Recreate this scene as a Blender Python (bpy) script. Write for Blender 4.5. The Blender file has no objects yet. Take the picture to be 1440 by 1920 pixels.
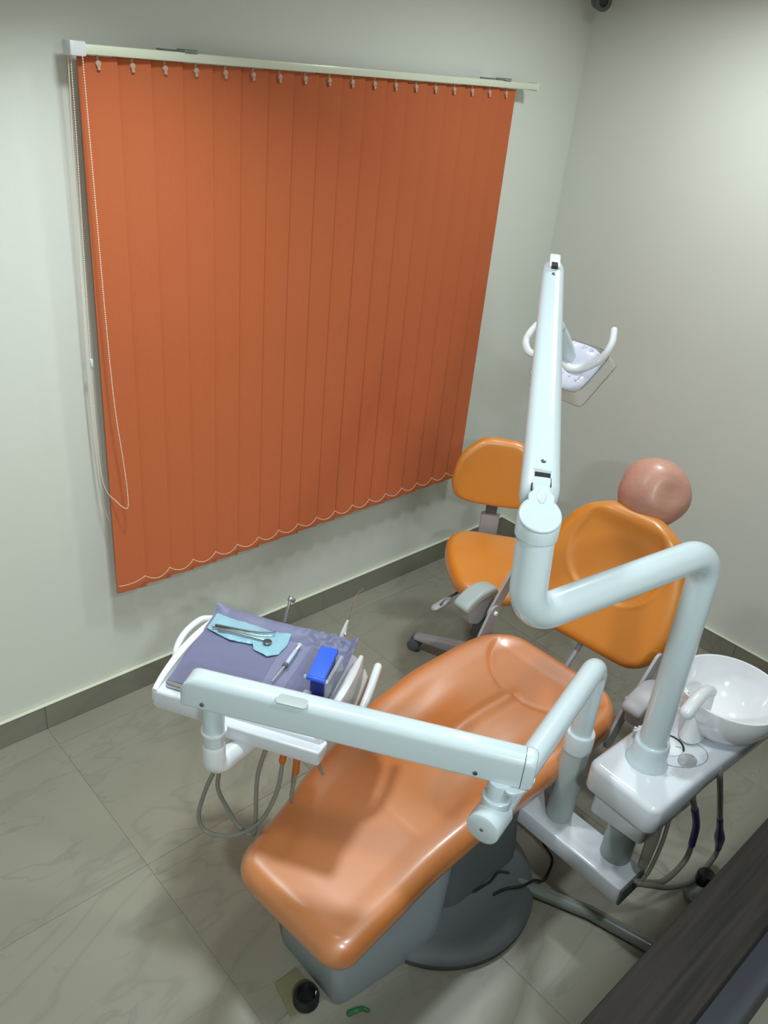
import bpy, bmesh, math, random
from mathutils import Vector, Matrix, noise
random.seed(7)
PI = math.pi
SC = bpy.context.scene
COL = SC.collection

# ------------------------------------------------------------------ camera
cam_data = bpy.data.cameras.new('camera')
cam_data.sensor_fit = 'VERTICAL'
cam_data.sensor_height = 36.0
cam_data.lens = 1557.6 / 1920 * 36.0
cam_data.clip_start = 0.02
cam = bpy.data.objects.new('camera', cam_data)
COL.objects.link(cam)
R_ = Matrix(((0.7372, -0.2657, 0.6213), (-0.6696, -0.4106, 0.6189), (0.0907, -0.8722, -0.4806)))
right, down, fwd = R_.col[0].normalized(), R_.col[1], R_.col[2].normalized()
up_ = right.cross(fwd).normalized()
right = fwd.cross(up_).normalized()
M = Matrix((right, up_, -fwd)).transposed().to_4x4()
M.translation = Vector((-3.3728, -2.4314, 2.3))
cam.matrix_world = M
SC.camera = cam

# ------------------------------------------------------------------ world, lights, exposure
world = bpy.data.worlds.new('world')
SC.world = world
world.use_nodes = True
world.node_tree.nodes['Background'].inputs[0].default_value = (0.62, 0.68, 0.66, 1)
world.node_tree.nodes['Background'].inputs[1].default_value = 0.05

CEIL = 2.78
def panel_light(name, x, y, power, size, spread=180, col=(0.88, 0.99, 1.0)):
    l = bpy.data.lights.new(name, 'AREA')
    l.shape = 'DISK'; l.size = size; l.energy = power; l.color = col; l.spread = math.radians(spread)
    o = bpy.data.objects.new(name, l); COL.objects.link(o)
    o.location = (x, y, CEIL - 0.02)
    return o
panel_light('ceiling_lamp', -2.32, -0.76, 15, 0.20, 117)
panel_light('ceiling_lamp', -0.75, -1.05, 17, 0.20, 162)
panel_light('ceiling_lamp', -2.20, -2.60, 18, 0.20, 172)
panel_light('ceiling_lamp', -3.60, -3.30, 56, 0.20, 172)

SC.view_settings.view_transform = 'Standard'
SC.view_settings.look = 'None'
SC.view_settings.exposure = -0.1
SC.view_settings.gamma = 1.0
SC.view_settings.use_curve_mapping = False

# ------------------------------------------------------------------ materials
def mat(name, col, rough=0.5, metal=0.0, coat=0.0, spec=0.5, bump=0.0, bscale=200, var=0.0, vscale=6,
        trans=0.0, alpha=1.0, ior=1.45, stretch=None, coat_rough=0.1, coat_ior=1.5):
    m = bpy.data.materials.new(name); m.use_nodes = True
    nt = m.node_tree; b = nt.nodes['Principled BSDF']
    b.inputs['Base Color'].default_value = (*col, 1)
    b.inputs['Roughness'].default_value = rough
    b.inputs['Metallic'].default_value = metal
    b.inputs['Coat Weight'].default_value = coat
    b.inputs['Coat Roughness'].default_value = coat_rough
    b.inputs['Coat IOR'].default_value = coat_ior
    b.inputs['Specular IOR Level'].default_value = spec
    b.inputs['Transmission Weight'].default_value = trans
    b.inputs['Alpha'].default_value = alpha
    b.inputs['IOR'].default_value = ior
    tc = nt.nodes.new('ShaderNodeTexCoord')
    src = tc.outputs['Object']
    if stretch:
        mp = nt.nodes.new('ShaderNodeMapping'); mp.inputs['Scale'].default_value = stretch
        nt.links.new(src, mp.inputs['Vector']); src = mp.outputs['Vector']
    if var > 0:
        n = nt.nodes.new('ShaderNodeTexNoise'); n.inputs['Scale'].default_value = vscale
        n.inputs['Detail'].default_value = 4
        nt.links.new(src, n.inputs['Vector'])
        mx = nt.nodes.new('ShaderNodeMix'); mx.data_type = 'RGBA'
        mx.inputs['A'].default_value = (*[c * (1 - var) for c in col], 1)
        mx.inputs['B'].default_value = (*[min(1, c * (1 + var)) for c in col], 1)
        nt.links.new(n.outputs['Fac'], mx.inputs['Factor'])
        nt.links.new(mx.outputs['Result'], b.inputs['Base Color'])
    if bump > 0:
        n = nt.nodes.new('ShaderNodeTexNoise'); n.inputs['Scale'].default_value = bscale
        n.inputs['Detail'].default_value = 3
        nt.links.new(src, n.inputs['Vector'])
        bp = nt.nodes.new('ShaderNodeBump'); bp.inputs['Strength'].default_value = bump
        bp.inputs['Distance'].default_value = 0.002
        nt.links.new(n.outputs['Fac'], bp.inputs['Height'])
        nt.links.new(bp.outputs['Normal'], b.inputs['Normal'])
    return m

M_WALL = mat('painted_wall', (0.71, 0.715, 0.655), 0.42, var=0.03, vscale=3, bump=0.15, bscale=60, spec=0.35)
M_CEIL = mat('ceiling_paint', (0.72, 0.72, 0.68), 0.7, var=0.02)
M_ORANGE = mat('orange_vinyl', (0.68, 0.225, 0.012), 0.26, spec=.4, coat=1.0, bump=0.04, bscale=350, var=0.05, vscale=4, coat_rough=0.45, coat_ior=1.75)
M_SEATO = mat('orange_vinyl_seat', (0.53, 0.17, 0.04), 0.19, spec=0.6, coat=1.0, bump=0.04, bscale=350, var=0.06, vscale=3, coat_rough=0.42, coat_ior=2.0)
M_HEAD = mat('pink_film_headrest', (0.50, 0.25, 0.19), 0.42, coat=0.25, coat_rough=.25, bump=0.35, bscale=70, var=0.12, vscale=30, stretch=(1, 1, 3))
M_WHITE = mat('white_enamel', (0.56, 0.645, 0.69), 0.28, coat=0.4, var=0.015, vscale=5, coat_rough=0.12)
M_WHITE2 = mat('white_plastic', (0.70, 0.72, 0.74), 0.30, coat=0.3, var=0.015, vscale=5)
M_GLOSS = mat('glossy_unit_shell', (0.66, 0.69, 0.75), 0.16, coat=0.6, var=0.02, vscale=5, coat_rough=0.08)
M_CERAM = mat('white_ceramic', (0.80, 0.80, 0.83), 0.08, coat=0.8, var=0.01)
M_GREY = mat('grey_plastic', (0.36, 0.35, 0.37), 0.4, var=0.03)
M_LGREY = mat('light_grey_plastic', (0.40, 0.46, 0.46), 0.38, var=0.03)
M_BASE = mat('grey_base_shell', (0.29, 0.33, 0.36), 0.42, var=0.04, bump=0.05)
M_DGREY = mat('dark_grey_plate', (0.10, 0.11, 0.115), 0.5, var=0.05)
M_BLACK = mat('black_rubber', (0.012, 0.013, 0.014), 0.35, var=0.1)
M_CHROME = mat('chrome', (0.75, 0.76, 0.78), 0.15, metal=1.0, var=0.02)
M_STEEL = mat('brushed_steel', (0.42, 0.46, 0.47), 0.3, metal=1.0, var=0.05, vscale=40)
M_DSTEEL = mat('dark_steel', (0.10, 0.12, 0.13), 0.35, metal=0.6, var=0.1)
M_FABRIC = mat('orange_blind_fabric', (0.50, 0.125, 0.048), 0.8, bump=0.25, bscale=500, var=0.06, vscale=5, spec=0.2, stretch=(1, 1, 0.3))
M_RAIL = mat('cream_rail', (0.68, 0.70, 0.56), 0.35, coat=0.2, var=0.02)
M_CORD = mat('cream_bead_chain', (0.78, 0.62, 0.47), 0.45, var=0.05)
M_DRAPE = mat('purple_drape', (0.145, 0.15, 0.25), 0.5, bump=0.7, bscale=25, var=0.06, vscale=10)
M_POUCH = mat('light_blue_pouch', (0.25, 0.45, 0.54), 0.25, coat=0.6, bump=1.0, bscale=50, var=0.22, vscale=20)
M_BLUE = mat('royal_blue_plastic', (0.035, 0.125, 0.80), 0.4, var=0.03)
M_NAVY = mat('navy_plastic', (0.02, 0.03, 0.22), 0.35, var=0.05)
M_HOSE = mat('grey_hose', (0.23, 0.23, 0.20), 0.4, var=0.08, vscale=20)
M_OSLEEVE = mat('orange_hose_sleeve', (0.50, 0.13, 0.015), 0.5, var=0.05)
M_PSLEEVE = mat('violet_hose_sleeve', (0.045, 0.025, 0.22), 0.4, var=0.1, vscale=30)
M_SCREW = mat('screw_metal', (0.25, 0.26, 0.27), 0.3, metal=0.9, var=0.05)
M_TAN = mat('tan_mounting_plate', (0.20, 0.18, 0.10), 0.5, var=0.15, vscale=30)
M_GREEN = mat('green_plastic', (0.02, 0.16, 0.05), 0.4, var=0.2, vscale=30)
M_PIPE = mat('grey_pvc_pipe', (0.20, 0.22, 0.20), 0.3, coat=0.3, var=0.06)
M_ALU = mat('grey_partition_panel', (0.033, 0.034, 0.044), 0.5, spec=.3, var=0.08, vscale=8)
M_BLISTER = mat('clear_blister_film', (0.6, 0.65, 0.85), 0.10, alpha=0.07, spec=0.8, var=0.01, bump=0.4, bscale=40)
M_CLEAR = mat('clear_plastic', (0.92, 0.94, 0.95), 0.05, alpha=0.25, spec=0.8, var=0.01)
M_SHIELD = mat('clear_brown_shield', (0.72, 0.66, 0.60), 0.05, alpha=0.42, spec=0.8, coat=0.6, var=0.02)
M_EDGE = mat('shield_edge', (0.22, 0.20, 0.19), 0.2, alpha=0.8, var=0.02)
M_DISH = mat('pearl_reflector', (0.72, 0.72, 0.86), 0.14, coat=0.7, var=0.03, vscale=20)
M_LEDGE = mat('cap_gap_line', (0.03, 0.05, 0.05), 0.6, var=0.02)

def tile_mat():
    m = bpy.data.materials.new('veined_beige_tile'); m.use_nodes = True
    nt = m.node_tree; N = nt.nodes; L = nt.links; b = N['Principled BSDF']
    geo = N.new('ShaderNodeNewGeometry'); oi = N.new('ShaderNodeObjectInfo')
    mul = N.new('ShaderNodeVectorMath'); mul.operation = 'SCALE'; mul.inputs['Scale'].default_value = 17
    cmb = N.new('ShaderNodeCombineXYZ')
    for k in range(3): L.new(oi.outputs['Random'], cmb.inputs[k])
    L.new(cmb.outputs[0], mul.inputs[0])
    add = N.new('ShaderNodeVectorMath'); L.new(geo.outputs['Position'], add.inputs[0]); L.new(mul.outputs[0], add.inputs[1])
    mp = N.new('ShaderNodeMapping'); mp.inputs['Rotation'].default_value = (0, 0, math.radians(42)); mp.inputs['Scale'].default_value = (0.9, 2.6, 1)
    L.new(add.outputs[0], mp.inputs['Vector'])
    def veins(scale, width, dist):
        n = N.new('ShaderNodeTexNoise'); n.inputs['Scale'].default_value = scale; n.inputs['Detail'].default_value = 3
        n.inputs['Distortion'].default_value = dist
        L.new(mp.outputs[0], n.inputs['Vector'])
        s = N.new('ShaderNodeMath'); s.operation = 'SUBTRACT'; s.inputs[1].default_value = 0.5; L.new(n.outputs['Fac'], s.inputs[0])
        a = N.new('ShaderNodeMath'); a.operation = 'ABSOLUTE'; L.new(s.outputs[0], a.inputs[0])
        r = N.new('ShaderNodeMapRange'); r.inputs['From Min'].default_value = 0; r.inputs['From Max'].default_value = width
        r.inputs['To Min'].default_value = 1; r.inputs['To Max'].default_value = 0; L.new(a.outputs[0], r.inputs['Value'])
        return r.outputs[0]
    v1 = veins(1.5, 0.022, 0.9); v2 = veins(3.4, 0.016, 0.6)
    mask = N.new('ShaderNodeTexNoise'); mask.inputs['Scale'].default_value = 2.2; L.new(mp.outputs[0], mask.inputs['Vector'])
    mr = N.new('ShaderNodeMapRange'); mr.inputs['From Min'].default_value = 0.42; mr.inputs['From Max'].default_value = 0.62; L.new(mask.outputs['Fac'], mr.inputs['Value'])
    m2 = N.new('ShaderNodeMath'); m2.operation = 'MULTIPLY'; L.new(v2, m2.inputs[0]); L.new(mr.outputs[0], m2.inputs[1])
    m3 = N.new('ShaderNodeMath'); m3.operation = 'MULTIPLY'; m3.inputs[1].default_value = 0.7; L.new(v1, m3.inputs[0])
    mxm = N.new('ShaderNodeMath'); mxm.operation = 'MAXIMUM'; L.new(m3.outputs[0], mxm.inputs[0]); L.new(m2.outputs[0], mxm.inputs[1])
    sc = N.new('ShaderNodeMath'); sc.operation = 'MULTIPLY'; sc.inputs[1].default_value = 0.42; L.new(mxm.outputs[0], sc.inputs[0])
    base = N.new('ShaderNodeTexNoise'); base.inputs['Scale'].default_value = 3.0; L.new(add.outputs[0], base.inputs['Vector'])
    mb = N.new('ShaderNodeMix'); mb.data_type = 'RGBA'
    mb.inputs['A'].default_value = (0.245, 0.232, 0.185, 1); mb.inputs['B'].default_value = (0.30, 0.285, 0.228, 1); L.new(base.outputs['Fac'], mb.inputs['Factor'])
    mx = N.new('ShaderNodeMix'); mx.data_type = 'RGBA'; mx.inputs['B'].default_value = (0.15, 0.155, 0.13, 1)
    L.new(sc.outputs[0], mx.inputs['Factor']); L.new(mb.outputs['Result'], mx.inputs['A'])
    L.new(mx.outputs['Result'], b.inputs['Base Color'])
    b.inputs['Roughness'].default_value = 0.34; b.inputs['Specular IOR Level'].default_value = 0.4
    return m
M_TILE = tile_mat()
M_SKIRT = tile_mat(); M_SKIRT.name = 'veined_skirting_tile'
for n in M_SKIRT.node_tree.nodes:
    if n.type == 'MIX' and tuple(round(v, 3) for v in n.inputs['B'].default_value)[0] == 0.3:
        n.inputs['A'].default_value = (0.21, 0.20, 0.155, 1); n.inputs['B'].default_value = (0.26, 0.25, 0.195, 1)
M_GROUT = mat('tile_grout', (0.27, 0.25, 0.19), 0.8, var=0.1)

def wood_mat():
    m = bpy.data.materials.new('dark_wenge_wood'); m.use_nodes = True
    nt = m.node_tree; N = nt.nodes; L = nt.links; b = N['Principled BSDF']
    tc = N.new('ShaderNodeTexCoord'); mp = N.new('ShaderNodeMapping'); mp.inputs['Scale'].default_value = (2.2, 60, 60)
    L.new(tc.outputs['Object'], mp.inputs['Vector'])
    n = N.new('ShaderNodeTexNoise'); n.inputs['Scale'].default_value = 1.4; n.inputs['Detail'].default_value = 6; n.inputs['Distortion'].default_value = 0.4
    L.new(mp.outputs[0], n.inputs['Vector'])
    cr = N.new('ShaderNodeValToRGB'); cr.color_ramp.elements[0].position = 0.35; cr.color_ramp.elements[1].position = 0.72
    cr.color_ramp.elements[0].color = (0.006, 0.0055, 0.005, 1); cr.color_ramp.elements[1].color = (0.022, 0.015, 0.012, 1)
    L.new(n.outputs['Fac'], cr.inputs['Fac']); L.new(cr.outputs['Color'], b.inputs['Base Color'])
    bp = N.new('ShaderNodeBump'); bp.inputs['Strength'].default_value = 0.25; bp.inputs['Distance'].default_value = 0.001
    L.new(n.outputs['Fac'], bp.inputs['Height']); L.new(bp.outputs[0], b.inputs['Normal'])
    b.inputs['Roughness'].default_value = 0.6; b.inputs['Specular IOR Level'].default_value = 0.25
    return m
M_WOOD = wood_mat()

# ------------------------------------------------------------------ helpers
def link_mesh(name, bm, m, parent=None, smooth=True, kind=None, angle=40):
    bmesh.ops.recalc_face_normals(bm, faces=bm.faces[:])
    if smooth:
        for f in bm.faces: f.smooth = True
        for e in bm.edges:
            if len(e.link_faces) == 2 and e.calc_face_angle(0) > math.radians(angle): e.smooth = False
    me = bpy.data.meshes.new(name); bm.to_mesh(me); bm.free()
    me.materials.append(m)
    o = bpy.data.objects.new(name, me); COL.objects.link(o)
    if parent is not None:
        o.parent = parent
        o.matrix_parent_inverse = world_of(parent).inverted()
    if kind: o['kind'] = kind
    return o
def world_of(o):
    mw = Matrix.LocRotScale(o.location, o.rotation_euler, None)
    if o.parent: mw = world_of(o.parent) @ o.matrix_parent_inverse @ mw
    return mw
def tag(o, label, cat, group=None):
    o['label'] = label; o['category'] = cat
    if group: o['group'] = group
    return o
def thing(name, label, cat, loc=(0, 0, 0), group=None):
    o = bpy.data.objects.new(name, None); COL.objects.link(o); o.location = loc
    o.empty_display_size = 0.1
    return tag(o, label, cat, group)
def V(*a): return Vector(a)

def bm_box(x0, x1, y0, y1, z0, z1, bev=0.0, seg=3, bm=None, mtx=None):
    b2 = bmesh.new()
    bmesh.ops.create_cube(b2, size=1.0)
    for v in b2.verts:
        v.co = Vector(((x0 + x1) / 2 + v.co.x * (x1 - x0), (y0 + y1) / 2 + v.co.y * (y1 - y0), (z0 + z1) / 2 + v.co.z * (z1 - z0)))
    if bev > 0: bmesh.ops.bevel(b2, geom=b2.edges[:], offset=bev, segments=seg, affect='EDGES', profile=0.5)
    if mtx is not None: b2.transform(mtx)
    if bm is None: return b2
    return merge(bm, b2)
def merge(bm, b2):
    me = bpy.data.meshes.new('tmp'); b2.to_mesh(me); b2.free(); bm.from_mesh(me); bpy.data.meshes.remove(me)
    return bm
def frame(o, x, y, z):
    """matrix with columns x, y, z and origin o"""
    m = Matrix((Vector(x).normalized(), Vector(y).normalized(), Vector(z).normalized())).transposed().to_4x4()
    m.translation = Vector(o); return m
def axis_frame(o, z, hint=(0, 0, 1)):
    z = Vector(z).normalized(); h = Vector(hint)
    if abs(z.dot(h)) > 0.98: h = Vector((1, 0, 0))
    x = h.cross(z).normalized(); y = z.cross(x)
    return frame(o, x, y, z)
def bm_lathe(profile, n=40, mtx=None, bm=None, sx=1.0, sy=1.0):
    """profile: list of (r, z)"""
    b = bmesh.new(); rings = []
    for r, z in profile:
        if r < 1e-6: rings.append([b.verts.new((0, 0, z))])
        else: rings.append([b.verts.new((r * sx * math.cos(2 * PI * k / n), r * sy * math.sin(2 * PI * k / n), z)) for k in range(n)])
    for a, c in zip(rings, rings[1:]):
        if len(a) == 1 and len(c) == 1: continue
        for k in range(n):
            k2 = (k + 1) % n
            if len(a) == 1: b.faces.new((a[0], c[k], c[k2]))
            elif len(c) == 1: b.faces.new((a[k], a[k2], c[0]))
            else: b.faces.new((a[k], a[k2], c[k2], c[k]))
    if mtx is not None: b.transform(mtx)
    if bm is None: return b
    return merge(bm, b)
def bm_cyl(p, q, r, r2=None, n=28, bev=0.002, bm=None):
    p = Vector(p); q = Vector(q); L = (q - p).length; r2 = r if r2 is None else r2
    bev = min(bev, r * .5, r2 * .5, L * .3)
    prof = [(0, 0), (r - bev, 0), (r - bev * .3, bev * .3), (r, bev), (r2, L - bev), (r2 - bev * .3, L - bev * .3), (r2 - bev, L), (0, L)]
    return bm_lathe(prof, n, axis_frame(p, q - p), bm)
def fillet(pts, rad, seg=10):
    pts = [Vector(p) for p in pts]; out = [pts[0]]
    for i in range(1, len(pts) - 1):
        r = rad[i] if isinstance(rad, (list, tuple)) else rad
        a, b, c = pts[i - 1], pts[i], pts[i + 1]
        u = (a - b).normalized(); v = (c - b).normalized()
        ang = u.angle(v)
        d = min(r / math.tan(ang / 2), (a - b).length * .49, (c - b).length * .49) if ang < PI - 1e-3 else 0
        if d < 1e-4: out.append(b); continue
        rr = d * math.tan(ang / 2)
        ctr = b + (u + v).normalized() * (rr / math.sin(ang / 2))
        s = b + u * d - ctr; e = b + v * d - ctr
        th = s.angle(e); ax = s.cross(e).normalized()
        for k in range(seg + 1): out.append(ctr + Matrix.Rotation(th * k / seg, 3, ax) @ s)
    out.append(pts[-1]); return out
def catmull(pts, seg=8):
    pts = [Vector(p) for p in pts]; P = [pts[0] * 2 - pts[1]] + pts + [pts[-1] * 2 - pts[-2]]; out = []
    for i in range(1, len(P) - 2):
        for k in range(seg):
            t = k / seg
            out.append(0.5 * ((2 * P[i]) + (P[i + 1] - P[i - 1]) * t + (2 * P[i - 1] - 5 * P[i] + 4 * P[i + 1] - P[i + 2]) * t * t + (3 * P[i] - P[i - 1] - 3 * P[i + 1] + P[i + 2]) * t ** 3))
    out.append(pts[-1]); return out
def bm_tube(path, r, n=20, bm=None, cap='flat', rfun=None, flat=1.0):
    path = [Vector(p) for p in path]
    pp = [path[0]]
    for p in path[1:]:
        if (p - pp[-1]).length > 1e-5: pp.append(p)
    path = pp; b = bmesh.new(); rings = []
    L = [0]
    for a, c in zip(path, path[1:]): L.append(L[-1] + (c - a).length)
    T = []
    for i in range(len(path)):
        a = path[max(0, i - 1)]; c = path[min(len(path) - 1, i + 1)]; T.append((c - a).normalized())
    up = Vector((0, 0, 1)) if abs(T[0].z) < 0.9 else Vector((1, 0, 0))
    x = up.cross(T[0]).normalized()
    stations = []
    for i, p in enumerate(path):
        x = (x - T[i] * x.dot(T[i])).normalized(); y = T[i].cross(x)
        rr = r if rfun is None else rfun(L[i] / L[-1])
        stations.append((p, x.copy(), y, rr, T[i]))
    if cap == 'round':
        p, x0, y0, rr, t = stations[0]
        pre = [(p - t * rr * math.sin(a), x0, y0, rr * math.cos(a), t) for a in (1.45, 1.1, .7, .35)]
        p, x1, y1, rr, t = stations[-1]
        post = [(p + t * rr * math.sin(a), x1, y1, rr * math.cos(a), t) for a in (.35, .7, 1.1, 1.45)]
        stations = pre + stations + post
    for p, xx, yy, rr, t in stations:
        rings.append([b.verts.new(p + xx * rr * math.cos(2 * PI * k / n) + yy * rr * flat * math.sin(2 * PI * k / n)) for k in range(n)])
    for a, c in zip(rings, rings[1:]):
        for k in range(n): b.faces.new((a[k], a[(k + 1) % n], c[(k + 1) % n], c[k]))
    b.faces.new(rings[0][::-1]); b.faces.new(rings[-1])
    if bm is None: return b
    return merge(bm, b)
def bm_loft(rings, bm=None, cap=True):
    b = bmesh.new(); R = [[b.verts.new(p) for p in ring] for ring in rings]; n = len(R[0])
    for a, c in zip(R, R[1:]):
        for k in range(n): b.faces.new((a[k], a[(k + 1) % n], c[(k + 1) % n], c[k]))
    if cap: b.faces.new(R[0][::-1]); b.faces.new(R[-1])
    if bm is None: return b
    return merge(bm, b)
def round_poly(pts, rad, seg=6):
    """closed 2D polygon with filleted corners"""
    n = len(pts); out = []
    for i in range(n):
        a, b, c = (Vector((*pts[(i + k) % n][:2], 0)) for k in (-1, 0, 1))
        r = rad[i] if isinstance(rad, (list, tuple)) else rad
        u = (a - b).normalized(); v = (c - b).normalized(); ang = u.angle(v)
        d = min(r / math.tan(ang / 2), (a - b).length * .48, (c - b).length * .48); rr = d * math.tan(ang / 2)
        ctr = b + (u + v).normalized() * (rr / math.sin(ang / 2)); s = b + u * d - ctr; e = b + v * d - ctr
        th = s.angle(e); ax = s.cross(e).normalized()
        for k in range(seg + 1):
            q = ctr + Matrix.Rotation(th * k / seg, 3, ax) @ s; out.append((q.x, q.y))
    return out
def inset2(poly, d):
    n = len(poly); out = []
    A = sum(poly[i][0] * poly[(i + 1) % n][1] - poly[(i + 1) % n][0] * poly[i][1] for i in range(n))
    sg = 1 if A > 0 else -1
    for i in range(n):
        a = Vector(poly[i - 1]); c = Vector(poly[(i + 1) % n]); t = (c - a)
        if t.length < 1e-9: out.append(poly[i]); continue
        t.normalize(); out.append((poly[i][0] - t.y * d * sg, poly[i][1] + t.x * d * sg))
    return out
def bm_prism(poly, z0, z1, bev=0.004, mtx=None, bm=None, bevb=None, topscale=None):
    """rounded-edge prism of a 2D outline"""
    bevb = bev if bevb is None else bevb
    ringz = []
    for a in (0, 0.5, 1.0): ringz.append((bevb * (1 - math.sin(a * PI / 2)), z0 + bevb * (1 - math.cos(a * PI / 2))))
    for a in (1.0, 0.66, 0.33, 0): ringz.append((bev * (1 - math.sin(a * PI / 2)), z1 - bev * (1 - math.cos(a * PI / 2))))
    rings = []
    for ins, z in ringz:
        p = inset2(poly, ins) if ins > 1e-6 else poly
        rings.append([Vector((x, y, z)) for x, y in p])
    b = bm_loft(rings)
    if mtx is not None: b.transform(mtx)
    if bm is None: return b
    return merge(bm, b)
def sph(c, r, m, name, parent, n=12, sc=(1, 1, 1), mtx=None):
    b = bmesh.new(); bmesh.ops.create_uvsphere(b, u_segments=n * 2, v_segments=n, radius=r)
    for v in b.verts: v.co = Vector((v.co.x * sc[0], v.co.y * sc[1], v.co.z * sc[2]))
    b.transform(mtx if mtx is not None else Matrix.Translation(c))
    return link_mesh(name, b, m, parent)
def lerp_table(tab, x):
    if x <= tab[0][0]: return list(tab[0][1:])
    for a, b in zip(tab, tab[1:]):
        if x <= b[0]:
            t = (x - a[0]) / (b[0] - a[0]); t = t * t * (3 - 2 * t) * 0.5 + t * 0.5
            return [u + (v - u) * t for u, v in zip(a[1:], b[1:])]
    return list(tab[-1][1:])
def smooth_table(tab, x, w=.03):
    vals = [lerp_table(tab, x + w * k / 3) for k in range(-3, 4)]
    return [sum(c) / 7 for c in zip(*vals)]
def sstep(a, b, x):
    t = max(0, min(1, (x - a) / (b - a))); return t * t * (3 - 2 * t)
def screw(p, d, parent, r=0.004, m=None):
    return link_mesh('screw', bm_cyl(p, Vector(p) + Vector(d).normalized() * 0.003, r, bev=0.001, n=12), m or M_SCREW, parent)

# ================================================================== ROOM SHELL
X0, Y0 = -4.72, -4.70
def struct(name, bm, m, parent=None, smooth=False):
    o = link_mesh(name, bm, m, parent, smooth)
    if parent is None: o['kind'] = 'structure'
    return o
floor = struct('floor', bm_box(X0 - .1, .1, Y0 - .1, .1, -0.1, -0.0018), M_GROUT)
TS = 0.652; G = 0.0005
tile_bm = bm_box(G, TS - G, G, TS - G, -0.02, 0.0, 0.0006, 1)
tile_me = None
xs = [-2.59 + TS * k for k in range(-4, 5)]
ys = [-0.765 + TS * k for k in range(-6, 2)]
for x in xs:
    for y in ys:
        a, b_, c, d = max(x, X0), min(x + TS, 0), max(y, Y0), min(y + TS, 0)
        if b_ - a < .01 or d - c < .01: continue
        full = abs(b_ - a - TS) < 1e-4 and abs(d - c - TS) < 1e-4
        if full and tile_me is None:
            t = link_mesh('tile', tile_bm, M_TILE, floor, False); tile_me = t.data; t.location = (x, y, 0)
        elif full:
            t = bpy.data.objects.new('tile', tile_me); COL.objects.link(t); t.parent = floor; t.location = (x, y, 0)
        else:
            t = link_mesh('tile', bm_box(a + G, b_ - G, c + G, d - G, -0.02, 0.0, 0.0006, 1), M_TILE, floor, False)
struct('wall_back', bm_box(X0 - .12, .12, 0, .12, -0.1, CEIL + .1), M_WALL)
struct('wall_right', bm_box(0, .12, Y0, 0, -0.1, CEIL + .1), M_WALL)
struct('wall_left', bm_box(X0 - .12, X0, Y0, 0, -0.1, CEIL + .1), M_WALL)
struct('wall_front', bm_box(X0 - .12, .12, Y0 - .12, Y0, -0.1, CEIL + .1), M_WALL)
struct('ceiling', bm_box(X0, 0, Y0, 0, CEIL, CEIL + .1), M_CEIL)
# skirting: plaster backing strip carrying single skirting tiles
bb = struct('baseboard_back', bm_box(X0, 0, -0.006, 0, 0, 0.106), M_GROUT)
for k, x in enumerate(xs):
    a, b_ = max(x, X0), min(x + TS, -0.016)
    if b_ - a > .02:
        link_mesh('tile', bm_box(a + .0006, b_ - .0006, -0.015, -0.004, 0.001, 0.108, 0.0012, 1), M_SKIRT, bb, False)
link_mesh('top_edge', bm_box(X0, -.016, -0.0165, -0.001, 0.108, 0.1105, 0.0006, 1), M_RAIL, bb, False)
br = struct('baseboard_right', bm_box(-0.006, 0, Y0, -0.006, 0, 0.106), M_GROUT)
for k, y in enumerate(ys):
    a, b_ = max(y, Y0), min(y + TS, -0.002)
    if b_ - a > .02:
        link_mesh('tile', bm_box(-0.015, -0.004, a + .0006, b_ - .0006, 0.001, 0.108, 0.0012, 1), M_SKIRT, br, False)

link_mesh('top_edge', bm_box(-0.0165, -0.001, Y0, -.001, 0.108, 0.1105, 0.0006, 1), M_RAIL, br, False)

# ================================================================== VERTICAL BLIND
blind = thing('vertical_blind', 'wide orange vertical blind with cream headrail on the window wall', 'blind', (-1.41, -0.06, 0.524))
link_mesh('headrail', bm_box(-2.30, -0.41, -0.095, -0.050, 2.229, 2.254, 0.005, 2), M_RAIL, blind)
link_mesh('end_cap', bm_box(-2.332, -2.288, -0.098, -0.047, 2.224, 2.260, 0.005, 2), M_WHITE2, blind)
link_mesh('end_cap', bm_box(-0.415, -0.403, -0.097, -0.048, 2.227, 2.256, 0.003, 2), M_RAIL, blind)
for bx in (-2.0, -0.62):
    b = bm_box(bx - .035, bx + .03, -0.05, 0.0, 2.2545, 2.258, 0.001, 1)
    bm_box(bx, bx + .04, -0.10, -0.05, 2.2535, 2.262, 0.002, 1, b)
    br_ = link_mesh('bracket', b, M_STEEL, blind); br_['label'] = 'small steel bracket on top of the rail'
NS = 18; PITCH = (1.782 - 0.108) / (NS - 1); SW = 0.108
YB = -0.070
def slat_bm(ztop, zbot):
    b = bmesh.new(); nx = 8; rows = [zbot, zbot + .03, zbot + .031, (zbot + ztop) / 2, ztop - .03, ztop]
    ang = math.radians(6)
    g = []
    for side in (-1, 1):
        lay = []
        for z in rows:
            th = 0.0016 if z > zbot + .0305 else 0.0026
            row = []
            for i in range(nx + 1):
                u = (i / nx - .5) * SW
                yy = -0.0015 * (1 - (2 * u / SW) ** 2) + side * th / 2
                row.append(b.verts.new((u * math.cos(ang) + yy * math.sin(ang), -u * math.sin(ang) + yy * math.cos(ang), z)))
            lay.append(row)
        g.append(lay)
    for lay in g:
        for r in range(len(rows) - 1):
            for i in range(nx): b.faces.new((lay[r][i], lay[r][i + 1], lay[r + 1][i + 1], lay[r + 1][i]))
    A, B_ = g
    for r in range(len(rows) - 1):
        for i in (0, nx): b.faces.new((A[r][i], A[r + 1][i], B_[r + 1][i], B_[r][i]))
    for i in range(nx):
        for r in (0, len(rows) - 1): b.faces.new((A[r][i], A[r][i + 1], B_[r][i + 1], B_[r][i]))
    return b
ZB = 0.524; ZT = 2.228
slat_me = None; run_me = None
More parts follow.
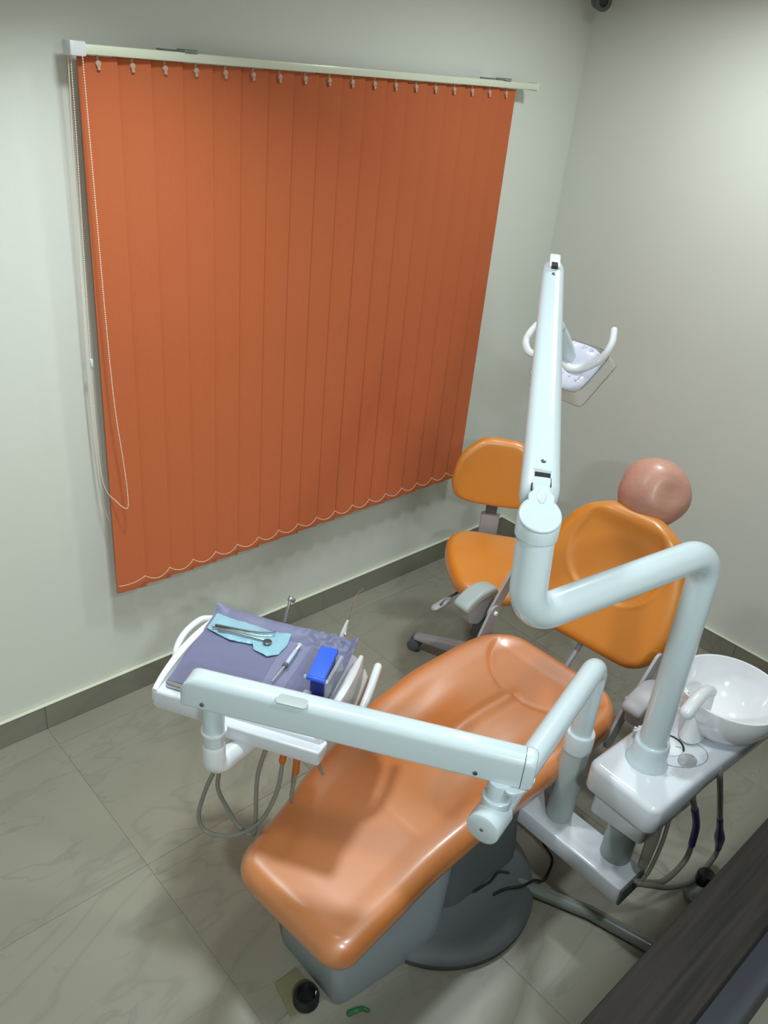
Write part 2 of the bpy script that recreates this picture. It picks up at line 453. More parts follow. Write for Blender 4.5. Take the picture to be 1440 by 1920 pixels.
for i in range(NS):
    x = -2.302 + SW / 2 + i * PITCH
    if slat_me is None:
        s = link_mesh('slat', slat_bm(ZT, ZB), M_FABRIC, blind); slat_me = s.data; base_inv = s.matrix_parent_inverse.copy()
    else:
        s = bpy.data.objects.new('slat', slat_me); COL.objects.link(s); s.parent = blind; s.matrix_parent_inverse = base_inv
    s.location = (x, YB, random.uniform(-.002, .002))
    s.rotation_euler = (0, 0, math.radians(random.uniform(-1.3, 1.3)))
    if run_me is None:
        b = bm_cyl((0, -.008, 2.210), (0, .006, 2.210), 0.008, bev=.002, n=16)
        bm_box(-.0035, .0035, -.003, .003, 2.200, 2.234, .001, 1, b)
        bm_box(-.0045, .0045, -.010, -.005, 2.194, 2.204, .001, 1, b)
        r = link_mesh('hanger', b, mat('tan_hanger_plastic', (.52, .33, .25), .4, var=.03), blind); run_me = r.data
    else:
        r = bpy.data.objects.new('hanger', run_me); COL.objects.link(r); r.parent = blind; r.matrix_parent_inverse = base_inv
    r.location = (x, YB, 0)
def beads(path, rad, pitch, name, m, parent, n=6):
    path = [Vector(p) for p in path]; b = bmesh.new()
    proto = bmesh.new(); bmesh.ops.create_icosphere(proto, subdivisions=1, radius=rad)
    me = bpy.data.meshes.new('t'); proto.to_mesh(me); proto.free()
    acc = 0.0
    vs = [v.co.copy() for v in me.vertices]; fs = [tuple(p.vertices) for p in me.polygons]
    for a, c in zip(path, path[1:]):
        L = (c - a).length
        while acc < L:
            p = a + (c - a) * (acc / L)
            nv = [b.verts.new(v + p) for v in vs]
            for f in fs: b.faces.new([nv[k] for k in f])
            acc += pitch
        acc -= L
    bpy.data.meshes.remove(me)
    bm_tube(path, rad * .35, 5, b)
    return link_mesh(name, b, m, parent)
for i in range(NS):
    xa = -2.302 + i * PITCH + (0 if i else 0.0); xb = -2.302 + (i + 1) * PITCH if i < NS - 1 else -0.53
    sag = 0.022 if i else 0.004
    zc = ZB + .052
    pth = []
    for k in range(11):
        t = k / 10; pth.append((xa + (xb - xa) * t, YB - .018 - .006 * math.sin(PI * t) , zc - 4 * sag * t * (1 - t) - (0.008 * (1 - t) if i == 0 else 0)))
    beads(pth, 0.0021, 0.0064, 'bottom_chain', M_CORD, blind)
# pull cord loop at the left end
cord = [(-2.303, -.103, 2.225), (-2.298, -.104, 1.9), (-2.292, -.106, 1.5), (-2.284, -.108, 1.25), (-2.268, -.110, 1.05), (-2.262, -.112, .93), (-2.268, -.112, .885),
        (-2.290, -.085, .905), (-2.318, -.055, .97), (-2.326, -.05, 1.2), (-2.322, -.052, 1.6), (-2.318, -.06, 2.0), (-2.322, -.075, 2.225)]
beads(catmull(cord, 6), 0.0022, 0.0062, 'pull_chain', M_CORD, blind)
link_mesh('chain_joiner', bm_cyl((-2.3235, -.052, 1.375), (-2.3235, -.052, 1.40), .005, n=12), M_WHITE2, blind)
link_mesh('draw_cord', bm_tube(catmull([(-2.327, -.07, 2.225), (-2.329, -.04, 1.7), (-2.331, -.03, 1.3), (-2.322, -.03, .95), (-2.300, -.04, .80)], 8), .0013, 6), M_CORD, blind)

# ================================================================== SECURITY CAMERA IN THE CORNER
cc = thing('security_camera', 'small dark security camera high in the corner of the room', 'camera', (-.07, -.08, 2.66))
cdir = Vector((-0.62, -0.70, -0.14)).normalized(); cp = Vector((-.12, -.122, 2.563))
b = bm_cyl(cp - cdir * .07, cp + cdir * .02, .034, n=28, bev=.006)
link_mesh('housing', b, M_DGREY, cc)
link_mesh('lens', bm_cyl(cp + cdir * .018, cp + cdir * .026, .017, n=24, bev=.002), M_BLACK, cc)
link_mesh('bracket', bm_tube([(-.001, -.05, 2.66), (-.05, -.06, 2.655), cp - cdir * .05], .009, 12), M_DGREY, cc)

# ================================================================== DENTAL CHAIR
chair = thing('dental_chair', 'orange vinyl dental treatment chair with grey base in the middle of the room', 'chair', (-1.9, -1.36, 0))
# --- foot plate, pedestal and front box
b = bm_lathe([(0, 0.0), (.315, 0.0), (.32, .006), (.32, .022), (.305, .036), (.25, .044), (0, .046)], 64, Matrix.Translation((-1.90, -1.36, 0.001)))
link_mesh('foot_plate', b, M_DGREY, chair)
ped = round_poly([(-2.02, -1.50), (-1.62, -1.50), (-1.60, -1.20), (-2.02, -1.20)], .09, 8)
b = bm_loft([[Vector((-1.83 + (x + 1.83) * s, -1.35 + (y + 1.35) * s, z)) for x, y in ped] for s, z in ((1.0, .045), (1.0, .08), (.93, .2), (.93, .36))])
link_mesh('pedestal', b, M_DGREY, chair)
front = round_poly([(-2.418, -1.225), (-2.415, -1.495), (-1.99, -1.535), (-1.95, -1.245)], [.035, .035, .12, .12], 8)
rings = []
for s, z, dx in ((.985, .0015, .006), (1.0, .012, 0), (1.03, .15, -.006), (1.06, .30, -.012), (1.07, .375, -.015)):
    rings.append([Vector((-2.18 + (x + 2.18) * s + dx, -1.375 + (y + 1.375) * s, z)) for x, y in front])
link_mesh('base_housing', bm_loft(rings), M_BASE, chair)
b = bm_box(-2.35, -1.45, -1.42, -1.20, .345, .385, .008, 2)
link_mesh('seat_frame', b, M_GREY, chair)

# --- seat and leg cushion (one lofted surface)
SEAT = [(-2.60, -1.412, .196), (-2.52, -1.400, .204), (-2.40, -1.375, .216), (-2.17, -1.322, .247), (-1.87, -1.268, .290), (-1.65, -1.250, .305), (-1.42, -1.246, .303), (-1.28, -1.248, .290), (-1.20, -1.250, .270)]
def seat_mesh2():
    """height-field cushion: plan grid in (u, v) mapped to the outline, top and bottom sheets with a rounded rim"""
    xf, xr = -2.552, -1.200; NU, NV = 150, 72
    def plan(u, v):
        # u in [-1,1] along, v in [-1,1] across -> point in unit rounded square -> outline
        mu = 0.5 * (xf + xr); hl = 0.5 * (xr - xf)
        x = mu + hl * u
        yc, hw = smooth_table(SEAT, x, .05)
        e1, e2 = x - xf, xr - x; d1, d2 = .070, .15
        cut = 0
        if e1 < d1: cut = d1 * (1 - math.sqrt(max(0, 1 - ((d1 - e1) / d1) ** 2)))
        if e2 < d2: cut = max(cut, d2 * (1 - math.sqrt(max(0, 1 - ((d2 - e2) / d2) ** 2))))
        w = max(hw - cut, .01); y = yc + w * v
        sh = 0.09 + (0.03 - 0.09) * sstep(-2.5, -1.5, x)
        return x - sh * (y - yc), y, x, yc, hw, w, e1, e2
    b = bmesh.new()
    us = [math.sin(PI / 2 * (-1 + 2 * i / NU)) * .55 + (-1 + 2 * i / NU) * .45 for i in range(NU + 1)]
    vs_ = [math.sin(PI / 2 * (-1 + 2 * j / NV)) * .6 + (-1 + 2 * j / NV) * .4 for j in range(NV + 1)]
    sheets = []
    for side in (1, -1):
        g = []
        for i, u in enumerate(us):
            row = []
            for j, v in enumerate(vs_):
                xx, y, x, yc, hw, w, e1, e2 = plan(u, v)
                dside = w * (1 - abs(v)); dend = min(e1, e2)
                rr = .050 if side > 0 else .045
                # distance to rim (smooth min)
                d = min(dside, dend) if True else 0
                a, c = min(dside / rr, 1), min(dend / rr, 1)
                prof = math.sqrt(max(0, 1 - (1 - a) ** 2.2)) * math.sqrt(max(0, 1 - (1 - c) ** 2.2))
                zmid = 0.434 - .032 * max(0, (-2.05 - x) / .55) ** 1.3
                z = zmid + side * .050 * prof
                if side > 0:
                    s0 = (y - yc) / hw
                    edge = sstep(0.02, .11, dside) * sstep(0.02, .11, dend)
                    h = -0.026 * math.exp(-((xx + 1.45) / .24) ** 2) * (1 - s0 * s0)
                    tr = math.exp(-((xx + 1.80) / .20) ** 2)
                    h += -0.034 * tr * (math.exp(-((s0 - .46) / .26) ** 2) + math.exp(-((s0 + .46) / .26) ** 2))
                    h += 0.016 * sstep(-1.95, -1.72, xx) * sstep(-1.42, -1.52, xx) * math.exp(-((s0 - .02) / .075) ** 2)
                    r_ = math.hypot(xx + 1.25, y + 1.245)
                    h += -0.009 * math.exp(-((r_ - .228) / .011) ** 2) * sstep(-1.22, -1.30, xx)
                    h += -0.007 * sstep(.235, .205, r_)
                    h += -0.004 * sstep(-2.05, -2.25, xx) * (1 - sstep(.55, .85, abs(s0)))
                    h += -0.0016 * math.exp(-((xx + 2.155) / .005) ** 2)
                    z += h * edge
                row.append(b.verts.new((xx, y, z)))
            g.append(row)
        for i in range(NU):
            for j in range(NV):
                q = (g[i][j], g[i + 1][j], g[i + 1][j + 1], g[i][j + 1])
                b.faces.new(q if side > 0 else q[::-1])
        sheets.append(g)
    bmesh.ops.remove_doubles(b, verts=b.verts[:], dist=1e-5)
    bmesh.ops.dissolve_degenerate(b, dist=1e-6, edges=b.edges[:])
    return b
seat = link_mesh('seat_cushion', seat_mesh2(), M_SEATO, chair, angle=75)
# --- backrest in its own plane
PB = Vector((-1.10, -1.25, .50)); PU = Vector((.16, .011, .47)).normalized()
ph = math.radians(4); PS = Vector((math.sin(ph), -math.cos(ph), 0)); PN = PS.cross(PU).normalized()   # PN: which side?
if PN.dot(Vector((-1, 0, 0))) < 0: PN = -PN
BACK = [(0.0, .235), (.08, .262), (.16, .279), (.25, .274), (.33, .262), (.40, .240), (.46, .205), (.51, .15), (.535, .10)]
def back_mesh():
    NU, NV = 90, 72; b = bmesh.new(); u0, u1 = 0.0, .53
    us = [math.sin(PI / 2 * (-1 + 2 * i / NU)) * .5 + (-1 + 2 * i / NU) * .5 for i in range(NU + 1)]
    vs_ = [math.sin(PI / 2 * (-1 + 2 * j / NV)) * .5 + (-1 + 2 * j / NV) * .5 for j in range(NV + 1)]
    for side in (1, -1):
        g = []
        for u in us:
            U_ = (u0 + u1) / 2 + (u1 - u0) / 2 * u
            hw = smooth_table(BACK, U_, .035)[0]; e1, e2 = U_ - u0, u1 - U_
            cut = 0
            if e1 < .09: cut = .09 * (1 - math.sqrt(max(0, 1 - ((.09 - e1) / .09) ** 2)))
            if e2 < .05: cut = .05 * (1 - math.sqrt(max(0, 1 - ((.05 - e2) / .05) ** 2)))
            w = max(hw - cut, .01); row = []
            for v in vs_:
                s = w * v; dside = w * (1 - abs(v)); dend = min(e1, e2); rr = .05
                a, c = min(dside / rr, 1), min(dend / rr, 1)
                prof = math.sqrt(max(0, 1 - (1 - a) ** 2.2)) * math.sqrt(max(0, 1 - (1 - c) ** 2.2))
                nrm = side * .045 * prof
                nrm += 0.10 * (U_ - .26) ** 2 + .14 * s * s * sstep(0, .3, U_) - .008
                if side > 0:
                    edge = sstep(.02, .09, dside) * sstep(.02, .09, dend)
                    # shield shaped centre panel
                    hwp = .172 * math.sqrt(max(0, 1 - (max(0, .33 - U_) / .145) ** 2)) - .03 * sstep(.33, .50, U_)
                    q = hwp - abs(s)
                    inside = sstep(-.010, .020, q) * sstep(.185, .215, U_)
                    nrm += (-0.008 * inside + .003 * math.exp(-((q + .010) / .012) ** 2) * sstep(.18, .22, U_)) * edge
                    nrm += -.006 * math.exp(-((U_ - .36) / .12) ** 2) * (1 - (s / .3) ** 2) * edge
                row.append(b.verts.new(PB + PS * s + PU * U_ + PN * nrm))
            g.append(row)
        for i in range(NU):
            for j in range(NV): b.faces.new((g[i][j], g[i + 1][j], g[i + 1][j + 1], g[i][j + 1]))
    bmesh.ops.remove_doubles(b, verts=b.verts[:], dist=1e-5)
    return b
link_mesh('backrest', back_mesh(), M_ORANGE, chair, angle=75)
# headrest: dished round cushion
hc = Vector((-.845, -1.235, 1.045))
b = bmesh.new(); bmesh.ops.create_uvsphere(b, u_segments=56, v_segments=36, radius=1)
hd = Vector((-.80, -.35, .50)).normalized()   # where the dish faces
for v in b.verts:
    p = v.co.normalized(); d = p.dot(hd)
    r = .124 * (1 + .02 * math.sin(5 * p.x + 3 * p.z))
    q = p * r
    q -= hd * (d * r * .22)
    d2 = (p - Vector((-.38, -.82, .42)).normalized()).length
    q -= Vector((-.38, -.82, .42)).normalized() * (.020 * math.exp(-(d2 / .42) ** 2))
    v.co = hc + q
link_mesh('headrest', b, M_HEAD, chair, angle=80)['label'] = 'round headrest pillow under a glossy pinkish film'
link_mesh('headrest_bar', bm_box(-.825, -.812, -1.26, -1.21, .82, 1.0, .004, 2), M_CHROME, chair)
link_mesh('back_frame', bm_box(-.13, .13, .06, .42, -.075, -.035, .015, 3, mtx=frame(PB, PS, PU, PS.cross(PU))) if PS.cross(PU).dot(PN) > 0 else bm_box(-.13, .13, .06, .42, .035, .075, .015, 3, mtx=frame(PB, PS, PU, PS.cross(PU))), M_GREY, chair)
link_mesh('back_strut', bm_tube(fillet([(-1.05, -1.22, .62), (-1.06, -1.22, .47), (-1.16, -1.22, .36), (-1.40, -1.22, .34)], .05), .010, 12), M_GREY, chair)

# side hinge bars, bolts and arm rests
def side_bar(ys_, sg, pts, bolt, pad, curv):
    # flat bar as an extruded outline in the x-z plane
    path = [Vector((p[0], 0, p[1])) for p in pts]
    for nm, (a, c, wd, off) in (('hinge_bar', (path[0], path[1], .030, .000)), ('hinge_bar', (path[1], path[2], .026, .008))):
        t = (c - a).normalized(); nrm = Vector((-t.z, 0, t.x))
        out = []
        for k in range(13):
            a_ = PI / 2 + PI * k / 12; out.append(a + nrm * wd * math.sin(a_) + t * wd * math.cos(a_))
        for k in range(13):
            a_ = -PI / 2 + PI * k / 12; out.append(c + nrm * wd * math.sin(a_) + t * wd * math.cos(a_))
        y1 = ys_ + off * sg
        b = bm_loft([[p + Vector((0, y1 - .005, 0)) for p in out], [p + Vector((0, y1 + .005, 0)) for p in out]])
        link_mesh(nm, b, M_GREY, chair)
    link_mesh('bolt', bm_cyl((path[1].x, ys_ - .014, path[1].z), (path[1].x, ys_ + .016, path[1].z), .009, n=20, bev=.003), M_WHITE2, chair)
side_bar(-.955, 1, [(-1.325, .40), (-1.262, .535), (-1.165, .68)], None, None, 0)
side_bar(-1.545, -1, [(-1.325, .40), (-1.262, .535), (-1.165, .66)], None, None, 0)
def armrest(yc, wy, x0=-1.375, m=None):
    pth = catmull([(x0, yc, .556), (x0 + .03, yc, .580), (x0 + .085, yc, .598), (x0 + .14, yc, .592), (x0 + .185, yc, .568)], 6)
    rings = []
    n = len(pth)
    for i, p in enumerate(pth):
        t = (pth[min(i + 1, n - 1)] - pth[max(i - 1, 0)]).normalized(); up = Vector((0, 1, 0)).cross(t) * -1
        if up.z < 0: up = -up
        k = min(i, (n - 1 - i) * .5) / 2.5; s = math.sqrt(max(.05, 1 - (1 - min(1, k)) ** 2))
        hw, hh = wy * (.80 + .20 * s) * (1 - .35 * sstep(.6, 1, i / (n - 1))), .019 * (.45 + .55 * s)
        prof = round_poly([(-hw, -hh), (hw, -hh), (hw, hh), (-hw, hh)], .012, 4)
        rings.append([p + Vector((0, a, 0)) + up * c for a, c in prof])
    link_mesh('armrest', bm_loft(rings), m or M_LGREY, chair, angle=60)
    b = round_poly([(x0 + .015, .56), (x0 + .16, .575), (x0 + .15, .505), (x0 + .085, .47), (x0 + .03, .495)], .02, 5)
    bm_ = bm_loft([[Vector((x, yc + s * .026, z)) for x, z in b] for s in (-1, 1)])
    link_mesh('arm_bracket', bm_, M_GREY, chair)
armrest(-.886, .036)
armrest(-1.592, .036, -1.345, M_GREY)
# cable lying along the base
cab = catmull([(-1.62, -1.51, .18), (-1.60, -1.55, .11), (-1.575, -1.580, .05), (-1.592, -1.590, .010), (-1.64, -1.600, .012), (-1.685, -1.595, .046), (-1.74, -1.585, .052), (-1.79, -1.560, .053), (-1.83, -1.55, .052)], 8)
link_mesh('cable', bm_tube(cab, .0045, 8, cap='round'), M_BLACK, chair)
cab = catmull([(-1.876, -1.505, .055), (-1.84, -1.508, .052), (-1.802, -1.512, .053), (-1.76, -1.507, .055), (-1.735, -1.527, .053)], 8)
link_mesh('cable', bm_tube(cab, .004, 8, cap='round'), M_BLACK, chair)

# ================================================================== SPITTOON UNIT WITH SUPPORT BEAM
unit = thing('spittoon_unit', 'white spittoon unit with round bowl carried on a low support beam', 'dental unit', (-1.58, -1.77, 0))
bd = Vector((-.005, -.355, 0)).normalized(); bx = Vector((-bd.y, bd.x, 0))
BM_ = frame((-1.593, -1.45, .20), (1, 0, 0), (0, 1, 0), (0, 0, 1))
prof = round_poly([(-1.665, -1.20), (-1.675, -1.855), (-1.548, -1.855), (-1.540, -1.20)], .008, 3)
link_mesh('support_beam', bm_prism(prof, .195, .262, .006), M_GLOSS, unit)
link_mesh('beam_end_cap', bm_box(-1.672, -1.551, -1.862, -1.853, .197, .260, .003, 2), M_DGREY, unit)
link_mesh('unit_post', bm_cyl((-1.575, -1.770, .258), (-1.575, -1.770, .50), .046, n=40), M_LGREY, unit)
# lower housing below the shell
lo = round_poly([(-1.700, -1.705), (-1.690, -1.870), (-1.42, -1.885), (-1.41, -1.705)], .015, 4)
link_mesh('lower_housing', bm_prism(lo, .475, .585, .006), M_GLOSS, unit)
# main shell
top = round_poly([(-1.715, -1.672), (-1.725, -1.898), (-1.45, -1.907), (-1.10, -1.935), (-1.02, -1.90), (-1.05, -1.70), (-1.25, -1.683)], [.03, .035, .3, .05, .05, .05, .2], 6)
def shell_z(x, z):    # shell rises a little towards the bowl, its underside lifts away from the front
    return z
b = bm_prism(top, .555, .650, .018, bevb=.01)
for v in b.verts:
    if v.co.z < .60: v.co.z += .030 * sstep(-1.68, -1.25, v.co.x)
shell = link_mesh('unit_shell', b, M_GLOSS, unit)
# collar of the lamp post
b = bm_lathe([(.059, 0), (.059, .003), (.053, .014), (.050, .030), (.0480, .070), (.046, .076), (.043, .079), (.038, .077), (.038, .0)], 48, Matrix.Translation((-1.578, -1.772, .649)))
link_mesh('post_collar', b, M_WHITE, unit)
# bowl
BC = Vector((-1.283, -1.830, 0))
b = bm_lathe([(.0, .668), (.045, .668), (.085, .690), (.118, .722), (.141, .766), (.147, .800), (.1505, .802), (.1535, .800), (.1515, .772), (.136, .722), (.110, .680), (.075, .655), (.06, .648), (0, .648)][::-1], 64, Matrix.Translation(BC))
bowl = link_mesh('bowl', b, M_CERAM, unit)
link_mesh('drain_lid', bm_lathe([(.034, 0), (.034, .006), (.028, .010), (.0, .012)], 32, Matrix.Translation(BC + Vector((-.025, -.01, .669)))), M_CERAM, bowl)
rim_clip = bm_box(-.012, .012, -.004, .004, .735, .800, .003, 2)
rim_clip.transform(Matrix.Translation((BC.x - .118, BC.y + .078, 0)) @ Matrix.Rotation(math.radians(57), 4, 'Z'))
link_mesh('rim_clip', rim_clip, M_RAIL, bowl)
# cup filler: column plus arched spout
b = bm_lathe([(.040, 0), (.036, .02), (.031, .06), (.029, .12), (.026, .150), (.010, .160), (0, .160)], 32, Matrix.Translation((-1.388, -1.803, .660)), sx=1.2, sy=.8)
link_mesh('spout_column', b, M_WHITE2, unit, angle=70)
sp = catmull([(-1.490, -1.803, .800), (-1.462, -1.803, .817), (-1.425, -1.802, .826), (-1.388, -1.802, .822), (-1.360, -1.803, .808)], 8)
link_mesh('spout', bm_tube(sp, .019, 20, cap='round', rfun=lambda t: .0205 - .004 * t), M_WHITE2, unit)
link_mesh('spout_nozzle', bm_cyl((-1.352, -1.803, .802), (-1.342, -1.804, .794), .009, n=16), M_SCREW, unit)
# vent dial, oval panel, button, knob
zt = .6505
b = bm_lathe([(0, 0), (.040, 0), (.040, .003), (.036, .006), (0, .007)], 40, Matrix.Translation((-1.478, -1.782, zt)))
dial = link_mesh('vent_dial', b, M_WHITE2, unit)
arc = []
for k in range(20):
    a = math.radians(-70 + 130 * k / 19); arc.append((-1.478 + .0405 * math.cos(a), -1.782 + .0405 * math.sin(a), zt + .004))
link_mesh('dial_slot', bm_tube(arc, .0035, 8), M_BLACK, dial)
for a in (30, 120, 210, 300):
    c_, s_ = math.cos(math.radians(a)), math.sin(math.radians(a))
    link_mesh('dial_notch', bm_box(.018, .034, -.0015, .0015, .0, .0015, .0003, 1, mtx=Matrix.Translation((-1.478, -1.782, zt + .0065)) @ Matrix.Rotation(math.radians(a), 4, 'Z')), M_GREY, dial)
ov = [(-1.478 + .070 * math.cos(2 * PI * k / 48) - .03 * math.sin(2 * PI * k / 48), -1.815 + .066 * math.sin(2 * PI * k / 48), zt + .0004) for k in range(49)]
link_mesh('panel_seam', bm_tube(ov, .0013, 6), M_GREY, unit)
b = bm_lathe([(0, 0), (.040, 0), (.036, .003), (0, .004)], 32, Matrix.Translation((-1.485, -1.846, zt - .001)), sx=.85, sy=.62)
link_mesh('oval_badge', b, M_GREY, unit)
link_mesh('push_button', bm_lathe([(0, 0), (.015, 0), (.014, .002), (0, .0025)], 24, Matrix.Translation((-1.552, -1.852, zt))), M_WHITE2, unit)
b = bm_cyl((-1.512, -1.707, .648), (-1.512, -1.707, .672), .012, n=16)
for k in range(8):
    a = k * PI / 4; c_, s_ = math.cos(a), math.sin(a)
    bm_box(.008, .022, -.004, .004, .655, .672, .0015, 1, b, Matrix.Translation((-1.512, -1.707, 0)) @ Matrix.Rotation(a, 4, 'Z'))
link_mesh('flow_knob', b, M_WHITE2, unit)
# suction hoses under the shell
def hose(pts, r, parent, m=M_HOSE, name='hose', seg=8):
    return link_mesh(name, bm_tube(catmull(pts, seg), r, 12, cap='round'), m, parent)
HP = [[(-1.487, -1.885, .60), (-1.487, -1.895, .55), (-1.442, -1.90, .469), (-1.380, -1.902, .36), (-1.345, -1.90, .253), (-1.345, -1.898, .17), (-1.45, -1.895, .165), (-1.56, -1.885, .235), (-1.61, -1.865, .26)],
      [(-1.400, -1.910, .62), (-1.395, -1.918, .585), (-1.33, -1.92, .47), (-1.235, -1.920, .306), (-1.13, -1.92, .12), (-1.12, -1.92, .035), (-1.25, -1.92, .025), (-1.43, -1.91, .13), (-1.56, -1.90, .235), (-1.61, -1.875, .26)]]
for i, hp in enumerate(HP):
    hose(hp, .0085, unit)
def sleeve(pts, rf):
    return link_mesh('hose_sleeve', bm_tube(catmull(pts, 6), .011, 16, cap='round', rfun=rf), M_PSLEEVE, unit)
sleeve([(-1.447, -1.90, .478), (-1.442, -1.90, .469), (-1.380, -1.902, .36), (-1.345, -1.90, .253), (-1.343, -1.90, .245)][0:4], lambda t: .011)
sleeve([(-1.235, -1.920, .306), (-1.18, -1.92, .21), (-1.13, -1.92, .12), (-1.112, -1.92, .075)], lambda t: .010 + .007 * math.exp(-((t - .65) / .22) ** 2))
b = bm_tube([(-1.575, -1.850, .49), (-1.575, -1.858, .40), (-1.585, -1.860, .30)], .024, 14, rfun=lambda t: .022 - .008 * t)
link_mesh('filter_bag', b, mat('brown_film_sleeve', (.20, .19, .14), .3, alpha=.6, var=.1), unit)
hose([(-1.54, -1.872, .48), (-1.555, -1.880, .40), (-1.575, -1.88, .30), (-1.60, -1.87, .24)], .006, unit)

# ================================================================== OPERATING LIGHT
light = thing('operating_light', 'white dental operating light on a long jointed arm above the spittoon unit', 'lamp', (-1.578, -1.772, .66))
P0 = Vector((-1.578, -1.772, .700))
lower = fillet([P0, (-1.600, -1.768, 1.345), (-2.185, -1.675, 1.335), (-2.182, -1.660, 1.530)], [0, .085, .075, 0], 16)
link_mesh('lower_arm', bm_tube(lower, .0375, 40), M_WHITE, light, angle=60)
J = Vector((-2.182, -1.660, 1.556))
SLOPE = .42
th0 = Vector((.640, .524, 0)).normalized()
rings = []
for r_, z_, k_ in ((.0375, -.034, 0), (.0415, -.032, 0), (.0420, -.024, 0), (.0420, .002, 1), (.0412, .006, 1), (.0385, .009, 1), (.020, .010, 1), (.001, .010, 1)):
    ring = []
    for q in range(48):
        a = 2 * PI * q / 48; o_ = Vector((r_ * math.cos(a), r_ * math.sin(a), z_))
        if k_: o_.z += SLOPE * o_.dot(th0) + .006
        ring.append(J + o_)
    rings.append(ring)
link_mesh('joint_cap', bm_loft(rings), M_WHITE, light, angle=50)
A0 = Vector((-2.140, -1.624, 1.562)); TIP = Vector((-1.500, -1.100, 1.850))
AD = (TIP - A0).normalized(); AL = (TIP - A0).length
ASide = AD.cross(Vector((0, 0, 1))).normalized(); AUp = ASide.cross(AD).normalized()
# tongue from the cap into the arm: flat pan handle seen from above
th = Vector((AD.x, AD.y, 0)).normalized(); ts = Vector((-th.y, th.x, 0))
out = []
for k in range(25):
    a = math.radians(38 + (360 - 76) * k / 24); out.append((.041 * math.cos(a), .041 * math.sin(a)))
neck = [(.050, -.026), (.060, -.0185), (.074, -.0145), (.100, -.0138), (.100, .0138), (.074, .0145), (.060, .0185), (.050, .026)]
poly = out + neck
thz = (th + Vector((0, 0, SLOPE))).normalized(); thn = thz.cross(ts)
if thn.z < 0: thn = -thn
mt = frame(J + Vector((0, 0, .0)), thz, ts, thn)
b = bm_prism(poly, .006, .0175, .004, mt)
link_mesh('joint_tongue', b, M_WHITE, light)
b = bm_lathe([(.010, 0), (.0095, .002), (.006, .0035), (0, .004)], 24, frame(J + thz * .046 + thn * .0172, thz, ts, thn), sx=1.9, sy=.85)
link_mesh('latch_button', b, M_WHITE, light)
# spring arm
def arm_section(t, w, h, r=.022):
    c = A0 + AD * t
    return [c + ASide * x + AUp * y for x, y in round_poly([(-w, -h), (w, -h), (w, h), (-w, h)], min(r, w * .85, h * .85), 6)]
rings = []
for t, s in ((-.006, .55), (.002, .80), (.012, .93), (.028, 1.0)):
    rings.append(arm_section(t, .0385 * s, .036 * s, .026))
for k in range(1, 14):
    t = .028 + (AL - .07) * k / 13; f = k / 13
    rings.append(arm_section(t, .0385 - .0100 * f, .036 - .008 * f, .026))
for t, s in ((.020, .97), (.034, .86), (.042, .62)):
    rings.append(arm_section(AL - .045 + t, .0285 * s, .028 * s, .022))
link_mesh('spring_arm', bm_loft(rings), M_WHITE, light, angle=60)
mt = frame(A0, AD, -ASide, AUp)
link_mesh('arm_slot', bm_box(.038, .054, -.0165, .0165, .0330, .0366, .002, 1, mtx=mt), M_BLACK, light)
link_mesh('slot_lip', bm_box(.054, .062, -.017, .017, .0330, .0366, .002, 2, mtx=mt), M_LGREY, light)
link_mesh('slot_edge', bm_box(.004, .022, .0180, .0205, .028, .0362, .001, 1, mtx=mt), M_BLACK, light)
link_mesh('slot_edge', bm_box(.016, .040, -.0180, -.0160, .030, .0362, .001, 1, mtx=mt), M_BLACK, light)
for t_, s_ in ((.085, .0), (AL - .085, .0)):
    screw(A0 + AD * t_ - ASide * s_ + AUp * (.0350 - .008 * t_ / AL - .0006), AUp, light, .0055)
tm = frame(TIP, AD, -ASide, AUp)
link_mesh('tip_hinge', bm_box(-.060, .004, -.0145, .0145, -.010, .036, .005, 2, mtx=tm), M_WHITE2, light)
link_mesh('hinge_slot', bm_box(-.0610, -.040, -.0085, .0085, .024, .0368, .001, 1, mtx=tm), M_BLACK, light)
# lamp head
LC = Vector((-1.416, -1.156, 1.583)); LA = Vector((math.cos(math.radians(35)), 0, math.sin(math.radians(35)))); LB = Vector((0, 1, 0)); LN = LA.cross(LB).normalized()
if LN.z < 0: LN = -LN
LM = frame(LC, LA, LB, LN)
def L(a, b_, c): return LC + LA * a + LB * b_ + LN * c
# drop rod from the arm tip to the neck
NK = L(-.002, .012, .150)
link_mesh('drop_rod', bm_tube(fillet([TIP - AD * .03, TIP - AD * .03 + Vector((.0, -.0, -.10)), NK + LN * .02], .03), .017, 18), M_WHITE2, light)
nk = bm_tube([NK + LN * .012, NK, L(.0, .005, .10), L(.0, .0, .045), L(0, 0, .012)], .025, 28, cap='round', rfun=lambda t: .023 + .004 * t)
link_mesh('lamp_neck', nk, M_WHITE, light)
ringm = bm_tube([NK + (L(0, 0, .012) - NK).normalized() * .012, NK + (L(0, 0, .012) - NK).normalized() * .016], .0262, 28)
link_mesh('neck_ring', ringm, M_LGREY, light)
link_mesh('neck_slot', bm_box(-.031, -.022, -.012, .008, .088, .096, .001, 1, mtx=LM), M_BLACK, light)
